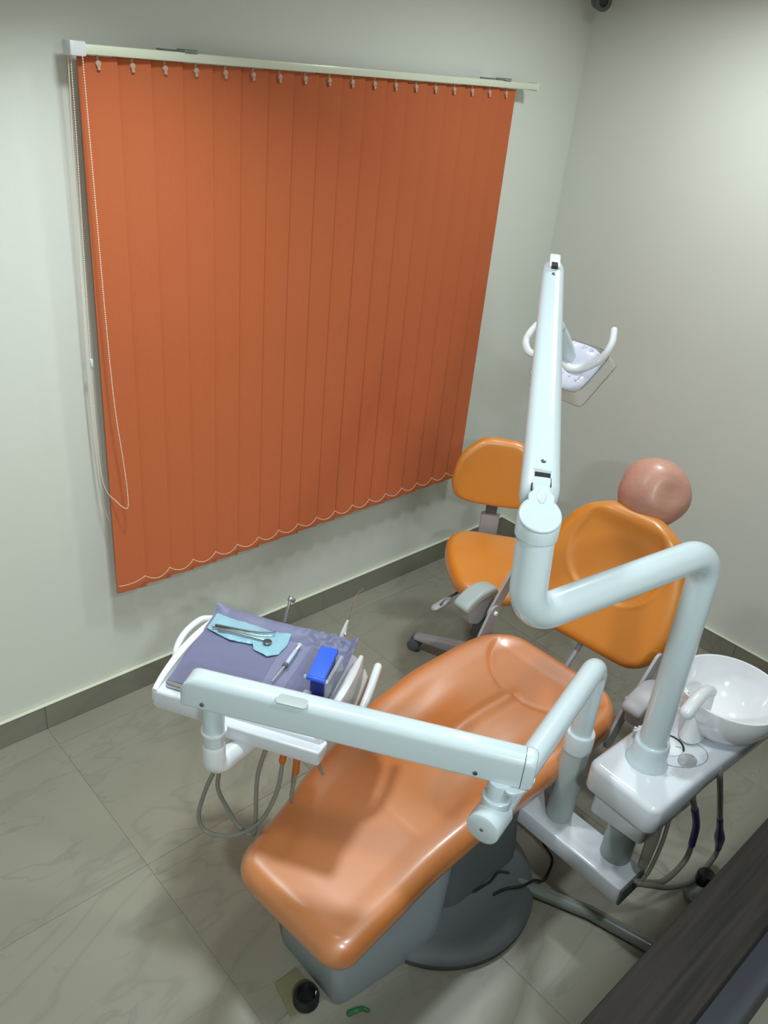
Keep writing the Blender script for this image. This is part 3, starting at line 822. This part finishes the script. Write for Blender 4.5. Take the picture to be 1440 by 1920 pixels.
# reflector dome
def sq(rx, ry, n=48, e=2.6):
    out = []
    for k in range(n):
        a = 2 * PI * k / n; c_, s_ = math.cos(a), math.sin(a)
        out.append((rx * abs(c_) ** (2 / e) * (1 if c_ > 0 else -1), ry * abs(s_) ** (2 / e) * (1 if s_ > 0 else -1)))
    return out
rings = []
for s, z in ((1.0, -.012), (1.0, -.004), (.94, .006), (.82, .016), (.64, .025), (.42, .031), (.2, .034), (.05, .035)):
    rings.append([L(x, y, z) for x, y in sq(.083 * s, .089 * s)])
dome = link_mesh('reflector', bm_loft(rings), M_DISH, light, angle=60)
for iy in (-3, -2, -1, 1, 2, 3):
    for ix, l_ in ((-.038, .010), (.040, .016)):
        y = iy * .021
        if abs(y) > .06 and abs(ix) > .039: continue
        zz = .0285 - 2.6 * (abs(y) ** 2 + ix ** 2)
        rr = bm_tube([L(ix - l_, y, zz - .000), L(ix + l_, y, zz + .0)], .0055, 8, cap='round')
        link_mesh('reflector_rib', rr, M_DISH, dome)
# clear shield: four thin walls, slightly flaring, plus dark rim line
ot = sq(.084, .090, 48, 7); ob = sq(.088, .095, 48, 14)
rings = [[L(x, y, .000) for x, y in ot], [L(x, y, -.046) for x, y in ob], [L(x * .975, y * .975, -.046) for x, y in ob], [L(x * .975, y * .975, -.002) for x, y in ot], [L(x, y, .000) for x, y in ot]]
sh = link_mesh('clear_shield', bm_loft(rings, cap=False), M_SHIELD, light, angle=30)
link_mesh('shield_rim', bm_tube([L(x, y, -.047) for x, y in ob + ob[:1]], .0013, 6), M_EDGE, sh)
link_mesh('shield_rim', bm_tube([L(x, y, .001) for x, y in ot + ot[:1]], .0011, 6), M_EDGE, sh)
link_mesh('lamp_glass', bm_prism(sq(.078, .086), -.018, -.013, .001, LM), M_CLEAR, sh)
# handle bar with two upturned grips
hb = catmull([L(.065, .158, .034), L(.03, .157, .034), L(-.004, .146, .032), L(-.030, .112, .030), L(-.026, .07, .03), L(-.016, .028, .032), L(-.026, -.012, .032), L(-.034, -.040, .032), L(-.014, -.072, .032), L(.030, -.094, .034), L(.080, -.092, .038), L(.126, -.070, .042)], 8)
link_mesh('handle_bar', bm_tube(hb, .0105, 18, cap='round', rfun=lambda t: .0098 + .0015 * math.sin(PI * t)), M_WHITE2, light)

# ================================================================== INSTRUMENT TABLE AND ITS ARM
ta = thing('table_stand', 'white jointed post and beam carrying the instrument table across the leg rest', 'stand', (-1.6, -1.573, .262))
PX, PY = -1.593, -1.570
link_mesh('outer_post', bm_lathe([(.0, 0), (.041, 0), (.041, .29), (.0405, .30), (.0385, .302)], 40, Matrix.Translation((PX, PY, .263))), M_LGREY, ta)
link_mesh('post_collar', bm_lathe([(.038, .0), (.0435, .003), (.0435, .058), (.041, .066), (.036, .068), (.030, .068)], 40, Matrix.Translation((PX, PY, .545))), M_WHITE, ta)
E0 = Vector((-2.268, -1.738, .850))
pp_ = fillet([(PX, PY, .600), (PX, PY + .004, .868), E0], [0, .055, 0], 14)
link_mesh('bent_pipe', bm_tube(pp_, .0315, 36), M_WHITE, ta, angle=60)
pd = (Vector((PX, PY, .866)) - E0).normalized()
b = bm_lathe([(0, 0), (.032, 0), (.0385, .003), (.0395, .010), (.0395, .072), (.036, .078), (.0315, .080)], 40, axis_frame(E0 - pd * .012, pd))
link_mesh('elbow_housing', b, M_WHITE, ta)
screw(E0 - pd * .012 + Vector((0, 0, .002)), -pd, ta, .004)
BP = Vector((-2.218, -1.722, .0))     # stub under the right end of the beam
link_mesh('stub_post', bm_cyl((BP.x, BP.y, .865), (BP.x, BP.y, .948), .026, n=32), M_WHITE, ta)
link_mesh('stub_collar', bm_lathe([(.026, 0), (.033, 0), (.034, .004), (.033, .032), (.030, .034), (.026, .034)], 32, Matrix.Translation((BP.x, BP.y, .868))), M_WHITE, ta)
b = bm_lathe([(.0, 0), (.034, 0), (.034, .006), (.0, .006)], 32, Matrix.Translation((BP.x + .03, BP.y - .03, .938)), sx=1.3, sy=.7)
link_mesh('beam_foot', b, M_WHITE, ta)
# horizontal beam
Bd = Vector((-.56, .83, 0)).normalized(); Bs = Vector((-Bd.y, Bd.x, 0))     # along (to the left end), side
BA = Vector((-2.182, -1.742, 0)) - Bd * .012 ; BL = .795
W_, H_, Z_ = .032, .084, .943
def beam_sec(t, w=W_, h=1.0, z0=Z_, zs=0):
    c = BA + Bd * t
    pr = round_poly([(-w, 0), (w, 0), (w * .88, H_ * h), (-w * .88, H_ * h)], [.008, .008, .022, .022], 6)
    return [c + Bs * x + Vector((0, 0, z0 + z + zs)) for x, z in pr]
rings = [beam_sec(.006, W_ * .9, .94, Z_ + .003), beam_sec(.008), beam_sec(.20), beam_sec(.5), beam_sec(BL - .05)]
for k in range(1, 9):
    a = k / 8 * PI / 2; t = BL - .05 + .05 * math.sin(a); drop = .05 * (1 - math.cos(a))
    rings.append([Vector((p.x, p.y, min(p.z, Z_ + H_ - drop * .85))) for p in beam_sec(t, W_ * (1 - .10 * (1 - math.cos(a))))])
link_mesh('beam', bm_loft(rings), M_WHITE, ta, angle=50)
rings = [beam_sec(-.020, W_ * .80, .86, Z_ + .006), beam_sec(-.016, W_ * .95, .95, Z_ + .003), beam_sec(-.008, W_ * 1.02, 1.01, Z_ - .0005), beam_sec(.0055, W_ * 1.02, 1.01, Z_ - .0005)]
link_mesh('beam_end_cap', bm_loft(rings), M_WHITE, ta, angle=50)
fm = frame(BA + Vector((0, 0, Z_)), Bd, Bs, (0, 0, 1))
sid = 1 if (BA + Bs - cam.location).length > (BA - Bs - cam.location).length else -1
nv = -Bs * sid     # face turned to the camera
for t_, zz in ((.105, .018), (BL - .055, .020)):
    screw(BA + Bd * t_ + nv * (W_ - .0005) + Vector((0, 0, Z_ + zz)), nv, ta, .0055)
bp_ = round_poly([(-.040, -.016), (.040, -.016), (.033, .016), (-.033, .016)], .010, 5)
cpt = BA + Bd * (BL * .665) + nv * .020 + Vector((0, 0, Z_ + H_ - .002))
link_mesh('brake_button', bm_prism(bp_, 0, .0035, .0015, frame(cpt, Bd, -nv, (0, 0, 1)) if (Bd.cross(-nv)).z > 0 else frame(cpt, -Bd, -nv, (0, 0, 1))), M_LGREY, ta)
# table frame
TO = Vector((-2.608, -.900, 0)); TF = Vector((.50627, -.862375, 0)); TD = Vector((.862375, .50627, 0))
def T(a, b_, z): return TO + TF * a + TD * b_ + Vector((0, 0, z))
TM = Matrix((TF, TD, Vector((0, 0, 1)))).transposed().to_4x4(); TM.translation = TO
# left stub, elbow under the table
link_mesh('stub_post', bm_cyl(T(.225, -.095, .76), T(.225, -.095, .948), .026, n=32), M_WHITE, ta)
link_mesh('stub_collar', bm_lathe([(.026, 0), (.031, 0), (.031, .005), (.026, .005)], 32, Matrix.Translation(T(.225, -.095, .850))), M_WHITE2, ta)
el = fillet([T(.225, -.095, .800), T(.225, -.095, .728), T(.270, .01, .742), T(.285, .06, .785)], [0, .04, .05, 0], 10)
link_mesh('elbow', bm_tube(el, .0285, 28, cap='round'), M_WHITE2, ta)
# ---- table
table = thing('instrument_table', 'white dental instrument table with raised side rims and looped handles', 'table', tuple(T(.23, .18, .76)))
body = round_poly([(-.005, 0), (.470, 0), (.458, .355), (-.015, .340)], [.012, .02, .05, .05], 5)
b = bm_prism(body, .755, .822, .008, TM, bevb=.02)
link_mesh('table_body', b, M_GLOSS, table)
lip = round_poly([(.165, -.030), (.472, -.030), (.478, .02), (.160, .02)], .008, 3)
link_mesh('control_panel', bm_prism(lip, .765, .808, .005, TM), M_GLOSS, table)
link_mesh('panel_screw', bm_cyl(T(.185, -.030, .785), T(.185, -.0325, .785), .004, n=10), M_SCREW, table)
# raised side rims
def rim(a_in, sgn, wid):
    rings = []
    n = 26
    for k in range(n + 1):
        t = k / n; bb_ = .002 + .345 * t
        hgt = .006 + (.040 if sgn < 0 else .022) * math.sin(PI * min(1, t * 1.0) ** .8) ** .8 * (1 if t < .98 else .9)
        aa = a_in + (.016 if sgn < 0 else .004) * math.sin(PI * t) * -sgn
        w = wid * (.7 + .3 * math.sin(PI * t))
        z0 = .790
        rings.append([T(aa - w / 2 * 1.15, bb_, z0), T(aa + w / 2 * 1.15, bb_, z0), T(aa + w / 2, bb_, .820 + hgt - .003), T(aa + w / 4, bb_, .820 + hgt), T(aa - w / 4, bb_, .820 + hgt), T(aa - w / 2, bb_, .820 + hgt - .003)])
    return bm_loft(rings)
link_mesh('side_rim', rim(.006, 1, .020), M_WHITE2, table, angle=50)
link_mesh('side_rim', rim(.452, -1, .018), M_WHITE2, table, angle=50)
# side cheek on the right
b = bm_prism(round_poly([(.455, .10), (.500, .13), (.492, .30), (.458, .352)], .02, 4), .735, .800, .008, TM)
link_mesh('side_cheek', b, mat('pinkish_grey_plastic', (.42, .37, .36), .3, var=.05), table)
# handles
hl = catmull([T(.000, .135, .80), T(-.018, .150, .806), T(-.034, .190, .818), T(-.036, .240, .830), T(-.024, .300, .834), T(-.006, .335, .822)], 8)
link_mesh('handle', bm_tube(hl, .0095, 16, cap='round'), M_WHITE2, table)
hr = fillet([T(.455, .120, .775), T(.505, .150, .775), T(.514, .170, .785), T(.516, .235, .815), T(.510, .315, .828)], [0, .02, .02, .04, 0], 8)
link_mesh('handle', bm_tube(hr, .0115, 16, cap='round'), M_WHITE2, table)
# steel tray let into the table
tr = round_poly([(.022, .022), (.436, .022), (.428, .330), (.016, .330)], .012, 4)
tray = link_mesh('steel_tray', bm_prism(tr, .822, .836, .002, TM), M_STEEL, table)
# hanging hoses of the handpieces
hose([T(.215, -.03, .745), T(.195, -.01, .66), T(.150, .0, .53), T(.126, .0, .42), T(.140, .0, .365), T(.185, .0, .360), T(.245, .0, .39), T(.310, .0, .47), T(.352, .0, .59), T(.366, .0, .70), T(.368, .01, .775)], .0060, table)
hose([T(.205, -.02, .745), T(.190, .0, .62), T(.180, .01, .53), T(.205, .02, .45), T(.240, .02, .395), T(.282, .02, .385), T(.292, .01, .47), T(.296, .005, .62), T(.318, .0, .73), T(.332, .005, .775)], .0060, table)
hose([T(.405, .0, .77), T(.405, .0, .70), T(.400, .005, .66), T(.392, .01, .60), T(.385, .03, .55), T(.37, .08, .62), T(.37, .10, .76)], .0055, table)
hose([T(.240, .02, .77), T(.232, .02, .70), T(.225, .01, .66)], .006, table)
link_mesh('hose_sleeve', bm_tube([T(.368, .008, .775), T(.368, .004, .74), T(.366, .0, .715)], .0090, 14, cap='round'), M_OSLEEVE, table)
link_mesh('hose_sleeve', bm_tube([T(.405, .0, .775), T(.405, .0, .74), T(.403, .002, .690)], .0090, 14, cap='round'), M_OSLEEVE, table)
hose([T(.462, .0, .77), T(.466, .0, .735), T(.475, .0, .715)], .0045, table)

# ---- purple drape with curled back edge
def drape():
    b = bmesh.new(); NA, NB = 70, 60; g = []
    for i in range(NA + 1):
        row = []
        for j in range(NB + 1):
            ta_, tb = i / NA, j / NB
            a = .026 + .410 * ta_ ; bb_ = .036 + .328 * tb
            a += (-.028 * tb * (1 - ta_)) * .9
            z = .8395
            z += .0025 * noise.noise(Vector((a * 14, bb_ * 14, 1.3)))
            # back edge lifts, left corner curls over
            lift = sstep(.86, 1.0, tb)
            z += .012 * lift
            z += .014 * sstep(.90, 1.0, tb) * sstep(.10, 0, ta_)
            # crumpled right rear corner
            cr = .75 * sstep(.45, .95, ta_) * sstep(.65, .95, tb)
            z += .018 * cr * (.5 + noise.noise(Vector((a * 40, bb_ * 55, 4.0)))) + .010 * cr * noise.noise(Vector((a * 90, bb_ * 110, 2)))
            # right side runs up the rim
            rs = sstep(.93, 1.0, ta_); z += .010 * rs * sstep(.1, .5, tb)
            # right edge folds ripple
            z += .003 * sstep(.8, 1, ta_) * noise.noise(Vector((a * 60, bb_ * 60, 7)))
            # front edge folds down over the tray lip
            fr = sstep(.03, 0, tb); z -= .002 * fr
            # fold lines
            z += .0012 * math.exp(-((tb - .62 - .1 * ta_) / .012) ** 2) * sstep(.4, .0, ta_)
            row.append(b.verts.new(T(a, bb_, z)))
        g.append(row)
    for i in range(NA):
        for j in range(NB): b.faces.new((g[i][j], g[i + 1][j], g[i + 1][j + 1], g[i][j + 1]))
    bmesh.ops.recalc_face_normals(b, faces=b.faces[:])
    r = bmesh.ops.solidify(b, geom=b.faces[:], thickness=.0012)
    return b
dr = tag(link_mesh('surgical_drape', drape(), M_DRAPE, angle=80), 'purple paper drape spread over the steel instrument tray', 'drape')
# ---- pouch with instruments
def sheet(outl, z0, thick, nz, seed, m, name):
    c = Vector((sum(p[0] for p in outl) / len(outl), sum(p[1] for p in outl) / len(outl)))
    rings = []
    for s in (1.0, .97, .85, .7, .5, .3, .1):
        ring = []
        for a, bb_ in outl:
            p = c + (Vector((a, bb_)) - c) * s
            z = z0 + thick * (1 - s ** 4) + nz * noise.noise(Vector((p.x * 45, p.y * 45, seed)))
            ring.append(T(p.x, p.y, z))
        rings.append(ring)
    rings.insert(0, [p - Vector((0, 0, .0015)) for p in rings[0]])
    return link_mesh(name, bm_loft(rings), m, None, angle=70)
def densify(poly, k=5):
    out = []
    for i in range(len(poly)):
        a = Vector(poly[i]); c = Vector(poly[(i + 1) % len(poly)])
        for j in range(k): out.append(tuple(a + (c - a) * j / k))
    return out
pouch_o = densify([(.012, .336), (.018, .262), (.060, .250), (.100, .238), (.140, .244), (.165, .246), (.178, .228), (.222, .216), (.248, .236), (.254, .282), (.246, .332), (.19, .322), (.13, .328), (.07, .328)])
pouch = tag(sheet(pouch_o, .846, .003, .003, 3.1, M_POUCH, 'sterile_pouch'), 'light blue sterilisation pouch holding instruments, lying at the back of the purple drape', 'pouch')
def stick(name, label, pts, r, rfun, m=M_DSTEEL, cat='instrument', flat=1.0):
    o = link_mesh(name, bm_tube(catmull(pts, 8), r, 10, cap='round', rfun=rfun, flat=flat), m)
    return tag(o, label, cat)
zt_ = .8535
stick('tweezers', 'dark steel tweezers with bent tips, longest tool in the blue pouch', [T(.042, .272, zt_ + .001), T(.095, .277, zt_ + .003), T(.150, .288, zt_ + .002), T(.188, .302, zt_ + .001), T(.205, .313, zt_)], .003, lambda t: .0042 - .0028 * t)
mm = thing('mouth_mirror', 'small round mouth mirror in the blue pouch beside the tweezers', 'instrument', tuple(T(.20, .262, zt_)))
link_mesh('handle', bm_tube(catmull([T(.055, .258, zt_), T(.12, .262, zt_ + .002), T(.190, .266, zt_)], 6), .0026, 10, cap='round'), M_STEEL, mm)
link_mesh('mirror', bm_lathe([(0, 0), (.0125, 0), (.0125, .002), (.011, .003), (0, .003)], 28, Matrix.Translation(T(.203, .262, zt_))), M_DSTEEL, mm)
stick('dental_probe', 'thin silver dental probe lying under the tweezers in the pouch', [T(.035, .262, zt_), T(.10, .270, zt_ + .001), T(.165, .280, zt_), T(.200, .292, zt_), T(.208, .300, zt_)], .002, lambda t: .0028 - .0018 * t, M_CHROME)
# ---- syringe in clear blister
bl_o = densify([(.245, .300), (.255, .105), (.315, .100), (.318, .300)])
tag(sheet(bl_o, .8455, .002, .004, 9.2, M_BLISTER, 'blister_pack'), 'clear blister pack lying over the syringe in the middle of the drape', 'packaging')
sy = thing('syringe', 'clear plastic syringe with thin needle on the purple drape, left of the blue box', 'syringe', tuple(T(.285, .2, .85)))
link_mesh('barrel', bm_cyl(T(.287, .195, .853), T(.288, .262, .853), .0060, n=16), mat('syringe_barrel', (.55, .62, .80), .2, alpha=.75, var=.02), sy)
link_mesh('plunger', bm_cyl(T(.288, .258, .853), T(.289, .285, .853), .0040, n=12), M_WHITE2, sy)
link_mesh('thumb_rest', bm_cyl(T(.289, .283, .853), T(.289, .286, .853), .008, n=16, bev=.0008), M_WHITE2, sy)
link_mesh('stopper', bm_cyl(T(.2865, .186, .853), T(.287, .198, .853), .0075, n=14), M_DGREY, sy)
link_mesh('needle_cap', bm_cyl(T(.280, .118, .852), T(.2865, .188, .853), .0022, .003, n=12), M_GREY, sy)
# ---- blue dispenser box with clear cup
bx_ = thing('dispenser_box', 'royal blue lidded dispenser box standing at the right of the tray', 'box', tuple(T(.40, .17, .845)))
bo = round_poly([(.384, .122), (.421, .122), (.414, .232), (.377, .232)], .003, 2)
link_mesh('container', bm_prism(bo, .846, .902, .002, TM), M_NAVY, bx_)
lo_ = round_poly([(.380, .112), (.425, .112), (.417, .238), (.370, .234)], .003, 2)
link_mesh('lid', bm_prism(lo_, .902, .916, .002, TM), M_BLUE, bx_)
link_mesh('lid_roller', bm_cyl(T(.378, .114, .906), T(.427, .114, .906), .0075, n=18), M_BLUE, bx_)
for a_ in (.3725, .4315):
    link_mesh('roller_pin', bm_cyl(T(a_ - .003, .114, .906), T(a_ + .003, .114, .906), .0050, n=12), M_CLEAR, bx_)
b = bm_box(.424, .434, .118, .236, .846, .900, .002, 1, mtx=TM)
link_mesh('clear_side', b, M_CLEAR, bx_)
b = bm_box(.372, .392, .098, .116, .846, .862, .002, 1, mtx=TM)
link_mesh('clear_foot', b, M_CLEAR, bx_)
# ---- handpieces standing in the holders behind the table
hp = thing('dental_handpiece', 'slim steel turbine handpiece standing up behind the middle of the table', 'handpiece', tuple(T(.208, .368, .80)))
link_mesh('body', bm_tube([T(.207, .362, .79), T(.208, .368, .84), T(.210, .386, .885), T(.2105, .396, .905)], .006, 16, cap='round', rfun=lambda t: .0075 - .0030 * t), M_STEEL, hp)
link_mesh('head', bm_cyl(T(.206, .398, .915), T(.222, .406, .905), .0075, n=18), M_STEEL, hp)
sc_ = thing('dental_scaler', 'chrome air water syringe with long thin bent tip behind the right table corner', 'handpiece', tuple(T(.385, .372, .80)))
link_mesh('body', bm_tube([T(.380, .366, .79), T(.381, .376, .84), T(.384, .388, .868), T(.388, .396, .892)], .01, 16, cap='round', rfun=lambda t: .0115 - .008 * t ** 2), M_WHITE2, sc_)
link_mesh('tip', bm_tube(catmull([T(.388, .396, .89), T(.392, .408, .93), T(.396, .420, .962), T(.412, .440, .982)], 6), .0014, 8, cap='round'), M_CHROME, sc_)
for (a_, b2_, z_) in ((.390, .376, .845), (.391, .382, .860)):
    sph(T(a_, b2_ - .008, z_), .0058, M_CHROME, 'trigger_button', sc_, 8)

# ================================================================== DENTIST STOOL
F2 = Vector((-.78, -.62, 0)).normalized(); L2 = Vector((F2.y, -F2.x, 0))
S0 = Vector((-1.030, -.742, 0))
stool = thing('dentist_stool', 'orange dentist stool with backrest in the corner behind the dental chair', 'stool', tuple(S0))
def SP(f, l, z): return S0 + F2 * f + L2 * l + Vector((0, 0, z))
def pillow(outline, c, fr, thick, n_r=14, dome=1.0, bend=None, rr=.03):
    rings = []
    half = []
    for k in range(n_r + 1):
        a = k / n_r * PI / 2; half.append((1 - rr_scale * (1 - math.cos(a)), math.sin(a))) if False else None
    prof = []
    for k in range(9):
        a = -PI / 2 + PI / 2 * k / 8; prof.append((1 - (1 - math.cos(a)) * rr, math.sin(a)))
    for k in range(1, 9):
        a = PI / 2 * k / 8; prof.append((1 - (1 - math.cos(a)) * rr, math.sin(a)))
    full = [(.02, -1), (.5, -1)] + prof + [(.75, 1.02), (.5, 1.0), (.25, .99), (.02, .98)]
    for s, h in full:
        ring = []
        for x, y in outline:
            p = fr @ Vector((x * s, y * s, h * thick))
            if bend: p = bend(p, x * s, y * s, h)
            ring.append(p)
        rings.append(ring)
    return bm_loft(rings)
def sym(tab, seg=6):
    pts = catmull([Vector((*p, 0)) for p in tab], seg)
    r = [(p.x, p.y) for p in pts]; return r + [(-x, y) for x, y in r[::-1][1:-1]]
# outline in (l, f)
so = sym([(0, -.235), (.08, -.232), (.15, -.205), (.192, -.13), (.197, -.04), (.175, .08), (.130, .19), (.07, .235), (0, .245)], 5)
frm = frame(SP(-.02, 0, .525), L2, F2, (0, 0, 1)) if L2.cross(F2).z > 0 else frame(SP(-.02, 0, .525), -L2, F2, (0, 0, 1))
link_mesh('seat', pillow(so, None, frm, .038, rr=.16, bend=lambda p, x, y, h: p + Vector((0, 0, (.018 * (x / .2) ** 2 - .02 * (y + .0) ** 2 * 4) if h > 0 else 0))), M_ORANGE, stool, angle=70)
bo2 = sym([(0, .160), (.06, .158), (.10, .140), (.155, .085), (.180, .02), (.183, -.05), (.160, -.105), (.10, -.130), (0, -.138)], 5)
bdir = (Vector((0, 0, 1)) - F2 * .10).normalized()
bx3 = L2; bn = bx3.cross(bdir)
if bn.dot(F2) < 0: bn = -bn
bc = SP(-.275, .033, .815)
link_mesh('backrest', pillow(bo2, None, Matrix((bx3, bdir, bn)).transposed().to_4x4() if False else frame(bc, bx3, bdir, bn), .028, rr=.16, bend=lambda p, x, y, h: p + bn * (1.0 * x * x)), M_ORANGE, stool, angle=70)
link_mesh('back_post', bm_box(-.024, .024, -.010, .010, 0, .20, .004, 2, mtx=frame(SP(-.305, .033, .52), L2, F2, (0, 0, 1)) if L2.cross(F2).z > 0 else frame(SP(-.305, .033, .52), -L2, F2, (0, 0, 1))), M_DGREY, stool)
link_mesh('post_cover', bm_box(-.040, .040, -.018, .018, 0, .165, .008, 2, mtx=frame(SP(-.300, .033, .455), L2, F2, (0, 0, 1)) if L2.cross(F2).z > 0 else frame(SP(-.300, .033, .455), -L2, F2, (0, 0, 1))), M_GREY, stool)
link_mesh('under_plate', bm_box(-.32, .10, -.05, .05, .452, .486, .008, 2, mtx=frame(S0, F2, -L2, (0, 0, 1)) if F2.cross(-L2).z > 0 else frame(S0, F2, L2, (0, 0, 1))), M_DGREY, stool)
link_mesh('column', bm_lathe([(0, .07), (.032, .07), (.032, .30), (.022, .305), (.022, .46), (0, .46)], 28, Matrix.Translation(S0)), M_DGREY, stool)
# lever with paddle
lv = [SP(.06, .09, .455), SP(.14, .155, .450), SP(.185, .180, .440)]
link_mesh('lever', bm_tube(lv, .005, 10), M_DGREY, stool)
link_mesh('lever_paddle', bm_tube([SP(.150, .155, .445), SP(.170, .178, .435), SP(.185, .198, .425)], .018, 16, cap='round', flat=.5), M_GREY, stool)
ang0 = math.atan2(-.473 + .742, -1.133 + 1.030)
for k in range(5):
    a = ang0 + k * 2 * PI / 5; d = Vector((math.cos(a), math.sin(a), 0)); s_ = Vector((-d.y, d.x, 0))
    rings = []
    for t in range(9):
        f = t / 8; r = .02 + .265 * f; w = .030 - .006 * f; h0 = .070 - .012 * f; h1 = .125 - .045 * f ** 1.2
        c = S0 + d * r
        pr = round_poly([(-w, h0), (w, h0), (w * .8, h1), (-w * .8, h1)], .008, 3)
        rings.append([c + s_ * x + Vector((0, 0, z)) for x, z in pr])
    lg = link_mesh('base_leg', bm_loft(rings), M_GREY, stool)
    cc_ = S0 + d * .285
    b = bm_cyl(cc_ + s_ * .008 + Vector((0, 0, .029)), cc_ + s_ * .024 + Vector((0, 0, .029)), .028, n=20)
    bm_cyl(cc_ - s_ * .024 + Vector((0, 0, .029)), cc_ - s_ * .008 + Vector((0, 0, .029)), .028, n=20, bm=b)
    bm_cyl(cc_ + Vector((0, 0, .03)), cc_ + Vector((0, 0, .065)), .010, n=12, bm=b)
    link_mesh('caster', b, M_BLACK if k else M_DGREY, lg)

# ================================================================== LOW PARTITION IN THE FOREGROUND
part = thing('low_partition', 'low partition with dark wenge wood cap in the lower right foreground', 'partition', (-1.9, -2.22, 0))
link_mesh('wood_cap', bm_box(-3.1, -.017, -2.275, -2.160, .955, 1.0, .002, 1), M_WOOD, part, False)
link_mesh('side_ledge', bm_box(-3.1, -.017, -2.322, -2.268, .93, .957, .002, 1), M_ALU, part, False)
link_mesh('panel', bm_box(-3.08, -.017, -2.262, -2.175, 0.001, .955, .002, 1), M_ALU, part, False)

# ================================================================== FLOOR LEVEL SMALL THINGS
pipe = link_mesh('floor_pipe', bm_tube([(-1.72, -1.560, .022), (-1.62, -1.77, .022), (-1.52, -2.13, .022)], .021, 20, cap='round'), M_PIPE)
tag(pipe, 'grey plastic pipe lying on the floor between chair base and partition', 'pipe')
fs = thing('floor_socket', 'round black floor fitting with metal catch beside the chair base front', 'fitting', (-2.462, -1.415, 0))
link_mesh('mounting_plate', bm_prism(round_poly([(-2.505, -1.33), (-2.525, -1.43), (-2.43, -1.45), (-2.43, -1.33)], .004, 2), .0005, .006, .001), M_TAN, fs)
b = bm_lathe([(0, .006), (.034, .006), (.036, .012), (.033, .018), (.036, .024), (.033, .030), (.036, .036), (.032, .044), (.026, .044), (.024, .020), (0, .018)], 32, Matrix.Translation((-2.468, -1.425, 0)))
link_mesh('socket_ring', b, M_BLACK, fs)
link_mesh('catch', bm_tube([(-2.450, -1.432, .022), (-2.446, -1.440, .045), (-2.452, -1.448, .030)], .004, 8, cap='round'), M_CHROME, fs)
gs = tag(link_mesh('green_scrap', bm_tube(catmull([(-2.395, -1.525, .006), (-2.380, -1.535, .016), (-2.36, -1.540, .010), (-2.350, -1.553, .006)], 6), .008, 10, cap='round', flat=.6, rfun=lambda t: .009 - .004 * t), M_GREEN), 'small green plastic scrap on the floor at the base corner', 'scrap')
fv = thing('floor_valve', 'clear and black hose valve on the floor against the partition', 'valve', (-1.27, -1.96, 0))
b = bm_cyl((-1.275, -1.955, .001), (-1.275, -1.955, .022), .045, n=24)
link_mesh('valve_base', b, M_PIPE, fv)
link_mesh('valve_body', bm_cyl((-1.30, -1.965, .022), (-1.30, -1.965, .060), .026, .020, n=20), M_CLEAR, fv)
link_mesh('valve_knob', bm_lathe([(0, .02), (.028, .02), (.030, .03), (.030, .058), (.024, .066), (0, .068)], 20, Matrix.Translation((-1.225, -1.945, 0))), M_BLACK, fv)
link_mesh('valve_outlet', bm_cyl((-1.245, -2.00, .03), (-1.235, -2.06, .03), .018, n=16), M_BLACK, fv)
